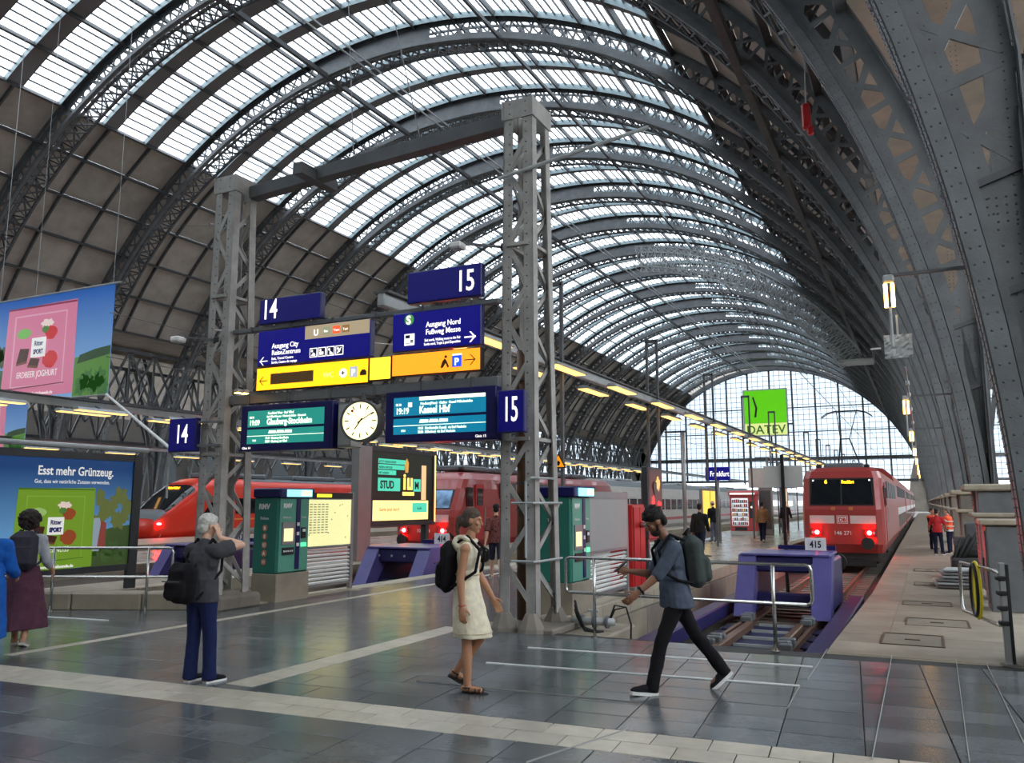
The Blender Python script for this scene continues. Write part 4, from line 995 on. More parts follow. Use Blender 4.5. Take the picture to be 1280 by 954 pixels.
yel = ink('statue_gold', (250, 200, 90), .7); f.rect('statue_print', 1.75, 1.05, 1.88, 1.45, yel, .006, .01); f.disc('statue_print', 1.815, 1.52, .07, .05, yel, .006, .01); f.poly('statue_print', [(1.98,1.05), (2.3,1.05), (2.3,1.45), (2.18,1.45), (2.18,1.15), (2.1,1.15), (2.1,1.45), (1.98,1.45)], yel, .006, .01)
f.rect('statue_print', 1.7, .86, 2.4, .98, yel, .006, .01); f.poly('statue_print', [(1.85, 1.62), (2.02, 1.62), (2.05, 1.95), (1.93, 2.1), (1.8, 1.95)], ink('statue_b', (190, 140, 60), .4), .006, .01); f.rect('arm_print', 2.85, .72, 3.15, 1.9, ink('skin_warm', (220, 180, 130), .4), .006, .01)
f.rect('cream_band', .05, .06, 3.3, .7, ink('cream_band', (235, 205, 130), .6), .006, .01); f.rect('text_block', 2.3, .3, 3.2, .62, te, .01, .014); f.text('Starte jetzt durch', .4, .36, .16, ink('brown', (130, 90, 40)), z=.014); f.text('iu.de', 2.6, .4, .14, BLACK, z=.018)
MB().bx(-.05, .05, 4.08, 4.14, 1.1, 3.4).build('edge_light', LAMP_S, cp_)
# green and yellow company sign on the far gable
ds = thing('company_sign', 'square green and yellow sign reading DATEV on the far glazed gable', 'sign', (-28.2, YEND-1.6, 15.2)); MB().bx(-4.45, 4.45, 0, .6, 0, 9.8).build('housing', STEEL_L, ds)
f = Face((-4.45, -.001, 0), XV, ZV, ds); f.rect('green_field', .25, 2.7, 8.65, 9.55, emit('datev_green', (90, 190, 10), .25), 0, .02); f.rect('yellow_field', .25, .25, 8.65, 2.7, emit('datev_yellow', (215, 225, 140), .25), 0, .02)
f.text('DATEV', 4.45, .55, 2.5, mat('datev_letter', (40, 130, 20), .5, 0, 0), z=.03, bold=.03, align='CENTER', xs=1.0)
f.poly('chair_emblem', [(1.9, 8.2), (2.2, 8.3), (2.9, 5.9), (2.6, 4.0), (2.2, 4.0), (2.5, 5.9)], BLACK, .02, .05); 
# ------------------------------------------------------------------ trains
RAILZ = -.765
def plan(z, hw, f, L, ch=.22, cy=.4):            # plan outline of a loco at height z
    return [Vector((hw, L, z)), Vector((-hw, L, z)), Vector((-hw, f+cy, z)), Vector((-hw+ch*.4, f+cy*.25, z)), Vector((-hw+ch*1.2, f, z)), Vector((hw-ch*1.2, f, z)), Vector((hw-ch*.4, f+cy*.25, z)), Vector((hw, f+cy, z))]
def bogie(t, y, hw=1.1):
    b = MB()
    MB().bevbox((0, y, .55), (2.3, 3.4, .35), .06).build('bogie_frame', UNDER, t)
    for dy in (-1.2, 1.2):
        for sx in (-.78, .78):
            w_ = MB(); w_.tube([(sx-.07, y+dy, .46), (sx+.07, y+dy, .46)], .46, 18); w_.build('wheel', STEEL_D, t)
            MB().bevbox((sx*1.3, y+dy, .5), (.16, .34, .3), .03).build('axle_box', UNDER, t)
def locomotive(label, x, y, number, body=RED_T, shape=0, L=18.9):
    t = thing('locomotive', label, 'locomotive', (x, y, RAILZ))
    if shape == 0: rings = [(.62, 1.40, .14), (.95, 1.47, .0), (2.25, 1.47, 0), (2.42, 1.47, .06), (3.45, 1.43, .35), (3.72, 1.36, .5), (3.86, 1.15, .75), (3.9, .8, 1.0)]
    else: rings = [(.62, 1.38, .2), (.95, 1.46, .05), (1.9, 1.46, 0), (2.2, 1.46, .1), (3.1, 1.42, .62), (3.5, 1.36, .95), (3.75, 1.15, 1.3), (3.82, .8, 1.7)]
    b = MB(); b.loft([plan(z, hw, f, L) for z, hw, f in rings]); b.build('body', body, t)
    MB().bevbox((0, .55, .5), (2.5, .7, .55), .08).build('apron', UNDER, t); MB().bevbox((0, .25, .28), (2.2, .12, .36), .03).build('rail_guard', UNDER, t)
    for yy in (3.6, L-4): bogie(t, yy)
    MB().bx(-1.3, 1.3, 6, L-6.5, .35, .95).build('underframe', UNDER, t)
    for sx in (-.87, .87):
        bf = MB(); bf.tube([(sx, .3, 1.0), (sx, -.25, 1.0)], .1, 10).tube([(sx, -.25, 1.0), (sx, -.33, 1.0)], .23, 16); bf.build('buffer', UNDER, t)
    z0, z1 = (2.4, 3.46) if shape == 0 else (2.25, 3.05)
    sl = ((.35-.06)/1.03) if shape == 0 else (.52/.9)
    f = Face((0, .06-.012 if shape == 0 else .13-.012, z0), XV, (0, sl, 1), t)
    hgt = (z1-z0)*math.sqrt(1+sl*sl)
    f.rect('windscreen_surround', -1.16, 0, 1.16, hgt, BLACK, 0, .012)
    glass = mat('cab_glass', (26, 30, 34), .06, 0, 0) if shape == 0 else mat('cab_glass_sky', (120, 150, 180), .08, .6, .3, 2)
    for s_ in (-1, 1): f.poly('windscreen', [(s_*.03, .05), (s_*1.12, .05), (s_*1.06, hgt-.06), (s_*.03, hgt-.06)][::s_], glass, .012, .02)
    if shape == 0:
        for s_ in (-1, 1): f.rect('marker_light', s_*1.02-.03, hgt-.13, s_*1.02+.03, hgt-.07, WHT_E, .02, .03)
        f.text('6', -.6, hgt-.22, .2, AMBER_E, z=.024, bold=.008); f.text('Frankfurt', .02, hgt-.22, .17, AMBER_E, z=.024, bold=.006, xs=.7)
        for s_ in (-.55, .55): MB().bar((s_*.4, .05, 2.42), (s_*1.5, .02, 2.5), .025, .02).build('wiper', BLACK, t)
    ff = Face((0, -.012, 0), XV, ZV, t)
    for s_ in (-1, 1):
        a = (.28 if shape == 0 else .5); ff.rect('light_grey_panel', min(s_*a, s_*1.18), 1.72, max(s_*a, s_*1.18), 2.02, TGREY, -.02, .004)
        MB().bevbox((s_*.95, -.0, 1.38), (.42, .06, .26), .05).build('lamp_housing', mat('dark_red', (120, 24, 22), .4, 0, .05), t)
        ff.disc('tail_light', s_*.93, 1.38, .085, .085, RED_E, .03, .05, 14)
        ff.disc('headlight', s_*1.09, 1.38, .05, .05, TGREY, .03, .045, 12)
        if shape == 0: MB().bevbox((s_*.32, .02, 2.28), (.16, .06, .14), .02).build('light_pod', mat('amber_pod', (190, 120, 70), .4, 0, .1), t)
    ff.rect('logo_plate', -.2, 1.72, .2, 2.02, WHITE, -.02, .006); ff.rect('logo_field', -.18, 1.74, .18, 2.0, RED, .006, .009); ff.rect('logo_inner', -.155, 1.765, .155, 1.975, WHITE, .009, .012); ff.text('DB', 0, 1.795, .2, RED, z=.014, bold=.008, align='CENTER', xs=.95)
    ff.text(number, 0, 1.3, .2, WHITE, z=.012, bold=.003, align='CENTER')
    # side: door, cab window, ventilation band
    for s_ in (-1, 1):
        MB().bx(s_*1.46, s_*1.485, .95, 1.5, 2.35, 3.15).build('cab_window', TWIN, t); MB().bx(s_*1.46, s_*1.49, 1.75, 2.45, 1.0, 3.3).build('door', mat('door_red', (176, 48, 46), .4, 0, .06), t)
        MB().bx(s_*1.485, s_*1.51, 1.85, 2.35, 2.4, 3.1).build('door_window', TWIN, t)
        for k in range(6): MB().bx(s_*1.46, s_*1.49, 4 + k*2.1, 5.6 + k*2.1, 2.7, 3.4).build('grille', STEEL_D, t)
        MB().bar((s_*1.52, 2.52, 1.0), (s_*1.52, 2.52, 2.3), .03, .03).build('hand_rail', STEEL_L, t)
    # roof equipment
    for k in range(5): MB().bevbox((0, 3 + k*3.1, 4.0), (1.5, 2.2, .22), .05).build('roof_unit', TROOF, t)
    for sx in (-.9, .9): MB().bevbox((sx, 1.5, 3.95), (.2, .3, .16), .04).build('roof_horn', UNDER, t)
    if shape == 0:
        pg = MB(); y0 = 5.2
        for sx in (-.45, .45): pg.tube([(sx, y0, 4.1), (sx*.4, y0-1.7, 5.2)], .03, 6); pg.tube([(sx*.4, y0-1.7, 5.2), (sx*.9, y0-.2, 6.5)], .02, 6)
        pg.tube([(-.2, y0-1.7, 5.2), (.2, y0-1.7, 5.2)], .03, 6)
        for dy in (-.15, .2): pg.tube([(-1.05, y0-.2+dy, 6.28), (-.8, y0-.2+dy, 6.46), (-.5, y0-.2+dy, 6.54), (.5, y0-.2+dy, 6.54), (.8, y0-.2+dy, 6.46), (1.05, y0-.2+dy, 6.28)], .022, 6)
        pg.build('pantograph', UNDER, t)
    return t
def coach(name, label, x, y, L, kind, group):
    t = thing(name, label, 'rail coach', (x, y, RAILZ), 0, group)
    if kind == 'double':
        sec = [(1.2, .42), (1.4, .75), (1.42, 3.4), (1.25, 4.1), (.8, 4.5), (0, 4.6)]; bodym = RED_T; bands = ((1.0, 1.75, TWIN), (1.78, 2.2, TGREY), (2.85, 3.5, TWIN))
    else:
        sec = [(1.25, .6), (1.41, .95), (1.42, 2.9), (1.28, 3.5), (.9, 3.85), (0, 4.0)]; bodym = TWHITE; bands = ((2.0, 2.75, TWIN), (1.25, 1.45, RED))
    prof = sec + [(-a, z) for a, z in sec[-2::-1]]
    MB().prism(prof, 0, L).build('body', bodym, t)
    MB().prism([(a*.99+.0, z+.012) for a, z in prof if z > (4.0 if kind == 'double' else 3.4)], .1, L-.1).build('roof', TROOF, t)
    for s_ in (-1, 1):
        for z0, z1, m in bands:
            if m is TWIN:
                n = 12 if kind == 'double' else 14; step = (L-3.4)/n
                for k in range(n): MB().bx(s_*1.41, s_*1.432, 1.8+k*step, 1.8+(k+.82)*step, z0, z1).build('window', m, t)
            else: MB().bx(s_*1.41, s_*1.428, .1, L-.1, z0, z1).build('stripe', m, t)
        for yy in (.5, L-1.5): MB().bx(s_*1.41, s_*1.44, yy, yy+1.0, .8, 2.9).build('door', RED if kind == 'double' else TGREY, t)
    for yy in (3.5, L-3.5): bogie(t, yy)
    MB().bx(-1.15, 1.15, 6, L-6, .25, .65).build('underframe', UNDER, t); MB().bx(-.8, .8, L, L+.35, .9, 3.4).build('gangway', RUBBER, t)
    if kind == 'single':
        for k in range(3): MB().bevbox((0, 5+k*7.5, 4.0), (1.2, 3, .16), .05).build('roof_vent', STEEL_L, t)
    return t
locomotive('red electric locomotive with DB plate and two red tail lights', T15+.1, 34.3, '146 271')
for i in range(4): coach('double_deck_coach', 'red double deck coach behind the front locomotive, %s of the row' % ORD[i], T15+.1, 34.3+19.3+i*26.9, 26.5, 'double', 'double deck coaches')
locomotive('dusty red intercity locomotive partly hidden behind the lit poster', T13, 29.2, '101 074', RED_T, 1)
for i in range(5): coach('intercity_coach', 'white intercity coach with red stripe, %s behind the dusty red locomotive' % ORD[i], T13, 29.2+19.2+i*26.7, 26.3, 'single', 'white intercity coaches')
# bright red multiple unit with a sloping nose
eu = thing('multiple_unit', 'bright red regional train with sloping black windscreen behind the left column', 'train', (T11, 30.2, RAILZ))
def npro(y):
    tops = [(0, 1.55), (.35, 1.95), (.9, 2.4), (1.7, 3.05), (2.5, 3.55), (3.2, 3.82), (4.2, 3.9), (60, 3.9)]; hws = [(0, .85), (.35, 1.15), (.9, 1.32), (1.7, 1.4), (2.5, 1.43), (60, 1.43)]
    def ip(T):
        for (a, v), (c, w_) in zip(T, T[1:]):
            if y <= c: return v + (w_-v)*(y-a)/(c-a)
        return T[-1][1]
    return ip(tops), ip(hws)
def nsec(y, p, e=.42, k=1.0):
    tp, hw = npro(y); bt = .45 + .25*max(0, 1-y/1.2); zc = (tp+bt)/2; hh = (tp-bt)/2; c, s_ = math.cos(p), math.sin(p)
    return Vector((hw*k*math.copysign(abs(c)**e, c), y - (k-1)*2.0, zc + hh*k*math.copysign(abs(s_)**e, s_)))
ysn = [0, .12, .35, .6, .9, 1.3, 1.7, 2.1, 2.5, 2.85, 3.2, 3.7, 4.2, 20, 40]
MB().loft([[nsec(y, 2*math.pi*k/40) for k in range(40)] for y in ysn]).build('body', RED_B, eu, smooth=True)
def npatch(name, m, y0, y1, p0, p1, k, ny=10, np_=16):
    b = MB(); vs = [nsec(y0+(y1-y0)*i/ny, p0+(p1-p0)*j/np_, k=k) for i in range(ny+1) for j in range(np_+1)]
    b.add(vs, [(i*(np_+1)+j, (i+1)*(np_+1)+j, (i+1)*(np_+1)+j+1, i*(np_+1)+j+1) for i in range(ny) for j in range(np_)]); return b.build(name, m, eu, smooth=True)
npatch('windscreen', mat('cab_glass', (26, 30, 34), .06, 0, 0), .62, 2.35, R(35), R(145), 1.012); npatch('roof', TROOF, 2.5, 40, R(50), R(130), 1.008)
npatch('nose_panel', mat('nose_grey', (110, 116, 120), .4, 0, .05), .12, .6, R(30), R(150), 1.01)
npatch('skirt_stripe', TGREY, .35, 40, R(-38), R(-20), 1.006)
for s_ in (-1, 1):
    for k in range(12): MB().bx(s_*1.41, s_*1.445, 5.2+k*2.1, 6.8+k*2.1, 1.9, 2.75).build('window', TWIN, eu)
    MB().prism([(2.7, 1.75), (4.1, 1.75), (4.1, 2.6), (3.4, 2.55)], s_*1.40, s_*1.445, lambda a, z, q: (q, a, z)).build('cab_window', TWIN, eu)
    MB().ell((s_*.95, .33, 1.42), (.22, .16, .09)).build('tail_light', RED_E, eu, smooth=True)
    MB().bx(s_*1.42, s_*1.45, 4.4, 40, 1.55, 1.62).build('stripe', mat('stripe_orange', (240, 150, 60), .4, 0, 0), eu)
fe = Face((0, 1.98, 3.02), XV, (0, .8, .62), eu); fe.text('RB Bad Vilbel', 0, .1, .22, AMBER_E, z=.22, bold=.01, align='CENTER', xs=.8)
for k in range(5): MB().bevbox((0, 6+k*6.5, 4.02), (1.9, 4.2, .3), .08).build('roof_unit', TROOF, eu)
MB().bx(-1.2, 1.2, .6, 40, .2, .5).build('underframe', UNDER, eu)
for yy in (4, 18, 34): bogie(eu, yy)

# ------------------------------------------------------------------ sliding buffer stops
def buffer_stop(label, x, y, plate):
    t = thing('buffer_stop', label, 'buffer stop', (x, y, RAILZ), 0, 'purple buffer stops')
    for s_ in (-1, 1):
        MB().prism([(-.75, .02), (-.3, .02), (.75, 1.33), (.1, 1.33)], s_*.62, s_*1.02, lambda a, z, q: (q, a, z)).build('strut', PURPLE_LIT, t)
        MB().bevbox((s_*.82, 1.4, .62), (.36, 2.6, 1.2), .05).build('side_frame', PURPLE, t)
        h = MB(); h.tube([(s_*.85, 2.7, 1.0), (s_*.85, 3.2, 1.0)], .11, 10).tube([(s_*.85, 3.2, 1.0), (s_*.85, 3.28, 1.0)], .23, 16); h.build('buffer', UNDER, t)
        MB().bevbox((s_*.85, .9, .08), (.3, 2.0, .16), .02).build('skid', STEEL, t)
    MB().bevbox((0, .7, 1.12), (1.7, 1.2, .36), .04).build('cross_beam', PURPLE, t); MB().bevbox((0, .3, .32), (1.5, .35, .3), .04).build('lower_beam', PURPLE, t)
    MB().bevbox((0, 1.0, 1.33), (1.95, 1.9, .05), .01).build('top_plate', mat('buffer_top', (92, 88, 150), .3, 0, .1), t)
    MB().bx(-.35, .35, 2.2, 2.5, .9, 1.25).build('rear_beam', UNDER, t)
    for k in range(4): MB().tube([(-.6+k*.4, .08, 1.12), (-.6+k*.4, .06, 1.12)], .03, 8).build('bolt', STEEL_L, t)
    f = Face((.55, 1.4, 1.38), XV, ZV, t); f.rect('number_plate', -.24, 0, .24, .3, WHITE, 0, .02); f.text(plate, 0, .07, .22, BLACK, z=.024, bold=.006, align='CENTER', xs=.8)
    MB().bar((-.4, 1.95, 1.42), (.95, 1.95, 1.42), .1, .1).build('top_bar', NAVY, t)
    return t
buffer_stop('purple sliding buffer stop in front of the right-hand locomotive', T15, 19.9, '415')
buffer_stop('purple buffer stop below the lit STUD poster', T14+.25, 18.5, '414')
buffer_stop('purple buffer stop behind the left railing near the poster board', T13, 17.0, '413')
MB().bar((T15-.6, 24.5, -.8), (T15-.6, 24.5, 3.1), .09, .09).build('signal_post', BLACK, None); o = bpy.data.objects['signal_post']; tag(o, 'slim black post behind the right-hand buffer stop', 'post')
sgp = thing('back_board', 'pair of plain grey boards on the slim black post', 'board', (T15-.6, 24.6, 2.2))
for s_ in (-1, 1): MB().bevbox((s_*.28, 0, .28), (.5, .05, .62), .01).build('board', TGREY, sgp)

# ------------------------------------------------------------------ ticket machines, notice cases, cabinets
def ticket_machine(label, x, y):
    t = thing('ticket_machine', label, 'ticket machine', (x, y, 0), 0, 'green ticket machines')
    W, D, H = .56, .86, 2.0                        # x depth, y width
    MB().bevbox((0, 0, .24), (W+.02, D+.02, .5), .01).build('plinth', CONC, t)
    MB().bevbox((-.02, 0, 1.17), (W, D, 1.36), .02).build('cabinet', GREEN, t)
    MB().bx(W/2-.03, W/2, -D/2+.04, D/2-.04, .52, 1.83).build('front_door', GREEN_L, t)
    MB().bevbox((.02, 0, 1.93), (W+.1, D+.08, .17), .02).build('top_cap', NAVY, t)
    f = Face((W/2, -D/2, 0), YV, ZV, t)
    f.rect('light_sign', .12, 1.86, .8, 1.99, emit('sign_cyan', (120, 215, 225), .8), .075, .085); f.rect('light_sign', .5, 1.88, .78, 1.97, emit('sign_cream', (225, 230, 150), .8), .085, .09)
    f.text('RMV', .12, 1.66, .11, WHITE, bold=.006); f.text('Fahrkarten', .12, 1.47, .055, WHITE, xs=.9); f.text('Tickets', .6, 1.47, .05, WHITE)
    f.rect('stripe', .47, .55, .58, 1.82, NAVY, .002, .012); f.rect('screen_surround', .1, 1.0, .44, 1.4, ALU, .002, .02); f.rect('screen', .14, 1.06, .38, 1.29, emit('warm_screen', (225, 205, 150), .5), .02, .024)
    f.rect('keypad', .12, .82, .42, .95, BLACK, .002, .02); f.rect('card_slot', .62, 1.1, .74, 1.3, BLACK, .002, .02); f.rect('card_slot', .64, 1.22, .72, 1.27, WHITE, .02, .024); f.rect('ticket_tray', .62, .95, .76, 1.02, emit('tray_green', (80, 255, 150), .6), .002, .014)
    for i in range(5): f.rect('key', .14+i*.055, .87, .17+i*.055, .9, WHITE, .02, .024)
    for (dy, z) in ((.5, 1.33), (.5, 1.16), (.5, .96)): f.rect('label', .49, z, .56, z+.06, WHITE, .012, .015)
    g = Face((-W/2-.02, -D/2, 0), XV, ZV, t); g.text('RMV', .12, 1.64, .13, WHITE, bold=.006); g.text('Tickets', .16, 1.45, .07, WHITE)
    cop = mat('copper_badge', (196, 120, 90), .4, .2, .05)
    for i, ch in enumerate('BSUAH'):
        g.disc('badge', .28, 1.3-.15*i, .06, .06, cop, 0, .008); g.text(ch, .28, 1.27-.15*i, .085, WHITE, z=.012, bold=.004, align='CENTER')
    for i, ch in enumerate('RSUBH'):
        if x > -8: f.disc('badge', .3, .78-.0*i, .001, .001, cop, 0, .001)
    return t
ticket_machine('green ticket machine right of the left lattice column', -10.68, 12.0)
ticket_machine('green ticket machine behind the right lattice column', -5.32, 12.75)
def notice_case(label, x, y0, y1, lit):
    t = thing('notice_case', label, 'notice board', (x, y0, 0), 0, 'timetable cases'); L = y1-y0
    for yy in (0, L): MB().bevbox((0, yy, .98), (.09, .09, 1.96), .01).build('post', ALU, t)
    MB().bx(-.07, .05, .045, L-.045, .86, 1.95).build('case', ALU, t); f = Face((.05, .045, .86), YV, ZV, t); W = L-.09
    f.rect('sheet', .04, .05, W-.04, .95, emit('timetable_cream', (226, 216, 150), .5) if lit else mat('blank_sheet', (158, 158, 156), .5, 0, .03), 0, .006)
    f.rect('header', .0, .97, W, 1.09, BLACK if lit else ALU, 0, .01)
    if lit:
        f.rect('header_light', .3, 1.0, .75, 1.06, YEL_E2, .01, .014)
        b = MB(); rr = random.Random(5)
        for i in range(60): 
            yy, zz = .1+.12*(i % 5), .3+.05*(i//5); b.prism([(yy, zz), (yy+.08, zz), (yy+.08, zz+.02), (yy, zz+.02)], .007, .008, lambda a, c, q: f.P(a, c, q))
        b.build('print', mat('print_grey', (170, 160, 110), .6, 0, 0), t, kind='stuff')
        for i in range(9): f.disc('pin', rr.uniform(.08, W-.08), rr.uniform(.1, .9), .012, .012, BLACK, .006, .012, 8)
        f.rect('glass', .02, .03, W-.02, .97, CLEAR, .02, .024)
    for k in range(9): MB().bar((.0, .05, .2+k*.075), (.0, L-.05, .2+k*.075), .05, .03, (0.35, 0, 1)).build('slat', WHITE, t)
    MB().bx(-.03, .03, .05, L-.05, .12, .17).build('bottom_rail', ALU, t)
    return t
notice_case('lit yellow timetable case with white slats beside the left ticket machine', -10.75, 12.62, 14.15, True)
notice_case('grey blank notice case with white slats beside the right ticket machine', -5.3, 13.5, 15.75, False)
rc = thing('red_cabinet', 'tall red cabinet behind the right notice case', 'cabinet', (-5.55, 16.6, 0)); MB().bevbox((0, .0, .86), (.5, .8, 1.72), .02).build('body', RED, rc)
MB().bx(.25, .27, -.36, .02, .1, 1.66).build('door', mat('red_door', (170, 22, 22), .4, 0, .05), rc); MB().bx(.25, .27, .05, .37, .1, 1.66).build('door', mat('red_door', (170, 22, 22), .4, 0, .05), rc)
MB().tube([(.27, .05, 1.3), (.42, .05, 1.3)], .06, 12).build('nozzle', CHROME, rc, smooth=True); MB().tube([(.42, .05, 1.3), (.5, .05, 1.3)], .07, 12).build('nozzle_cap', BLACK, rc, smooth=True); MB().bevbox((0, 0, .04), (.56, .86, .08), .01).build('plinth', CONC_D, rc)
def lit_board(label, x, y, W, H, z0, face, seed, cols, post=True, facing=YV):
    t = thing('poster_case', label, 'poster board', (x, y, 0)); MB().bevbox((0, 0, z0+H/2), (.16, W, H), .015).build('housing', DK, t)
    for yy in (-W/2+.08, W/2-.08): MB().bx(-.05, .05, yy-.05, yy+.05, 0, z0).build('leg', DK, t)
    f = Face((.08, -W/2, z0), YV, ZV, t); f.rect('poster', .07, .08, W-.07, H-.08, face, 0, .006); rr = random.Random(seed)
    for i in range(9): blob(f, 'print_patch', rr.uniform(.2, W-.2), rr.uniform(.25, H-.25), rr.uniform(.08, .2), rr.uniform(.06, .16), cols[i % len(cols)], .006 + .002*i, seed+i, amp=.35)
    return t
lit_board('small poster with red and gold print above the red cabinet', -5.9, 19.6, 1.2, 1.7, .9, ink('maroon', (70, 20, 16), .15), 3, [ink('hot_red', (235, 40, 40), .5), ink('gold', (220, 170, 90), .4), ink('dark', (30, 16, 12), .1)])
lit_board('yellow and brown poster case farther along the middle platform', -7.6, 25.0, 1.3, 2.0, .6, ink('ochre', (200, 160, 60), .4), 13, [ink('brown2', (110, 80, 40), .2), ink('gold2', (250, 200, 80), .5), ink('black2', (30, 28, 20), .05)])
nb = thing('poster_case', 'bright yellow twin timetable case behind the man in black', 'poster board', (-9.3, 40.2, 0)); MB().bevbox((0, 0, 1.25), (.14, 3.2, 2.3), .02).build('housing', ALU, nb)
f = Face((.07, -1.6, .5), YV, ZV, nb)
for k in (0, 1): f.rect('timetable', .12+k*1.55, .1, 1.5+k*1.55, 1.8, emit('timetable_yellow', (240, 200, 80), .4), 0, .01)
for yy in (-1.4, 1.4): MB().bx(-.05, .05, yy-.06, yy+.06, 0, .2).build('leg', DK, nb)
# vending machine
vm = thing('vending_machine', 'red topped snack vending machine on the middle platform', 'vending machine', (-8.85, 46.2, 0)); PK = mat('vending_pink', (206, 84, 86), .4, 0, .06)
MB().bevbox((0, .4, 1.2), (1.4, .8, 2.0), .03).build('cabinet', PK, vm); MB().bevbox((0, .36, 2.25), (1.5, .95, .26), .04).build('header', mat('vending_header', (214, 96, 96), .4, 0, .05), vm); MB().bx(-.66, .66, -.13, -.1, 2.18, 2.27).build('header_text', WHT_E, vm); MB().bevbox((0, .4, .1), (1.42, .84, .22), .02).build('base', TGREY, vm)
f = Face((-.7, 0, 0), XV, ZV, vm); f.rect('window', .1, .5, .98, 1.98, emit('vending_light', (215, 220, 225), .35), 0, .008)
rr = random.Random(2)
for s_ in range(6):
    f.rect('shelf', .1, .52+s_*.24, .98, .55+s_*.24, ALU, .008, .03)
    for k in range(8): f.rect('snack', .13+k*.105, .55+s_*.24, .21+k*.105, .68+s_*.24+rr.uniform(0, .04), ink('snack%d' % rr.randrange(6), [(170, 40, 44), (40, 60, 120), (220, 220, 214), (200, 150, 60), (90, 40, 30), (80, 110, 130)][rr.randrange(6)]), .01, .03)
f.rect('coin_panel', 1.05, .9, 1.32, 1.8, DK, 0, .02); f.rect('flap', .25, .25, .9, .42, DK, 0, .02); f.disc('button', 1.18, 1.5, .06, .06, WHT_E, .02, .03, 10)
# platform signs
def pole_sign(label, x, y, z0, z1, W, m, txt, extra=None, post=True):
    t = thing('platform_sign', label, 'sign', (x, y, 0)); MB().tube([(0, .1, 0), (0, .1, z1)], .06, 10).build('pole', ALU, t, smooth=True); MB().bevbox((0, 0, (z0+z1)/2), (W, .12, z1-z0), .02).build('panel', m, t)
    f = Face((-W/2, -.061, z0), XV, ZV, t)
    if txt: f.text(txt, W/2+.1, (z1-z0)*.3, (z1-z0)*.55, WTXT, align='CENTER', bold=.004, xs=.7)
    return t, f
pole_sign('blue station name sign on a pole on the middle platform', -8.35, 38.0, 2.75, 3.35, 1.1, NAVY_E, 'Frankfurt')
t, f = pole_sign('blue sign with letter A and a yellow warning triangle', -7.1, 49.6, 2.55, 3.15, 1.2, NAVY_E, 'A'); f.poly('warning_triangle', [(.08, .1), (.42, .1), (.25, .48)], YEL_E, .002, .01)
t = thing('notice_pillar', 'grey pillar with plain white board on the middle platform', 'pillar', (-7.85, 47.6, 0)); MB().bevbox((0, 0, 1.4), (.7, .5, 2.8), .03).build('pillar', ALU, t); MB().bevbox((-.1, -.28, 3.1), (1.5, .06, 1.1), .01).build('board', TGREY, t); MB().bx(-.3, .3, -.27, -.25, .3, 2.4).build('panel', STEEL_D, t)
t = thing('platform_pillar', 'slim pillar with a lit yellow strip beside the letter A sign', 'pillar', (-7.3, 50.6, 0)); MB().bevbox((0, 0, 1.4), (.4, .4, 2.8), .03).build('pillar', ALU, t); MB().bx(.02, .18, -.23, -.2, .8, 2.6).build('lit_strip', LAMP_S, t)
p = atY(698, 577, 11.45); t = thing('warning_sign', 'yellow triangular warning sign on the right lattice column', 'sign', p)
f = Face((0, 0, 0), XV, ZV, t); f.poly('rim', [(-.13, -.1), (.13, -.1), (0, .13)], BLACK, 0, .006); f.poly('field', [(-.1, -.083), (.1, -.083), (0, .095)], emit('warn_yellow', (240, 150, 20), .3), .006, .01); blob(f, 'symbol', 0, -.03, .03, .035, BLACK, .01, 5)
MB().bar((0, .03, -.05), (-.14, -.25, -.05), .02, .02).build('bracket', STEEL, t)
for i, (x, y) in enumerate(((-8.6, 33), (-8.9, 55), (-9.2, 62), (-8.0, 70))):
    bn = thing('lamp_post', 'grey upright post on the middle platform, %s from the concourse' % ORD[i], 'post', (x, y, 0), 0, 'grey posts on the middle platform'); MB().tube([(0, 0, 0), (0, 0, 4.6)], .08, 10).build('pole', ALU, bn, smooth=True); MB().bevbox((0, 0, .15), (.28, .28, .3), .03).build('base', DK, bn); MB().bevbox((-.3, 0, 4.6), (.9, .16, .07), .02).build('lamp_head', DK, bn)
bt_ = thing('waste_bin', 'dark waste bin on the platform below the yellow poster case', 'bin', (-6.9, 27.6, 0)); MB().lathe([(.2, 0), (.24, .05), (.24, .85), (.2, .92), (.1, .92)], (0,0,0), 14).build('drum', DK, bt_); MB().tube([(.0, .0, .9), (0, 0, 1.0)], .15, 12).build('lid', STEEL_D, bt_)

# ------------------------------------------------------------------ railings, gate, trackside bits
def railing(label, p0, p1, posts, zt=1.02, zl=.56, r=.022):
    p0, p1 = Vector(p0), Vector(p1); d = (p1-p0).normalized(); t = thing('railing', label, 'railing', (p0+p1)/2, 0, None)
    def cor(p, z0, z1, s_): return [p + d*(s_*.0) + ZV*z0]
    q = .06
    pts = []
    for (p, s_) in ((p0, -1), (p1, 1)):
        a = p - d*s_*q
        if s_ < 0: left = [a + ZV*zt, p + d*(.02) + ZV*(zt-.015), p + ZV*(zt-q), p + ZV*(zl+q), p + d*.02 + ZV*(zl+.015), a + ZV*zl]
        else: right = [a + ZV*zl, p - d*.02 + ZV*(zl+.015), p + ZV*(zl+q), p + ZV*(zt-q), p - d*.02 + ZV*(zt-.015), a + ZV*zt]
    MB().tube(right + left + [right[0]], r, 8).build('rail_loop', CHROME, t, smooth=True, local=False)
    for f in posts:
        c = p0 + (p1-p0)*f; MB().tube([c - ZV*.0, c + ZV*(zt)], r*1.05, 8).build('post', CHROME, t, smooth=True, local=False); MB().tube([c, c + ZV*.012], .05, 12).build('base_plate', CHROME, t, local=False)
    return t
railing('stainless railing across the end of the right-hand track pit', (-4.42, 10.58, 0), (-1.25, 10.5, 0), (.13, .86))
railing('stainless railing before the poster board on the left', (-16.2, 7.35, 0), (-11.05, 9.85, 0), (.1, .42, .66, .93))
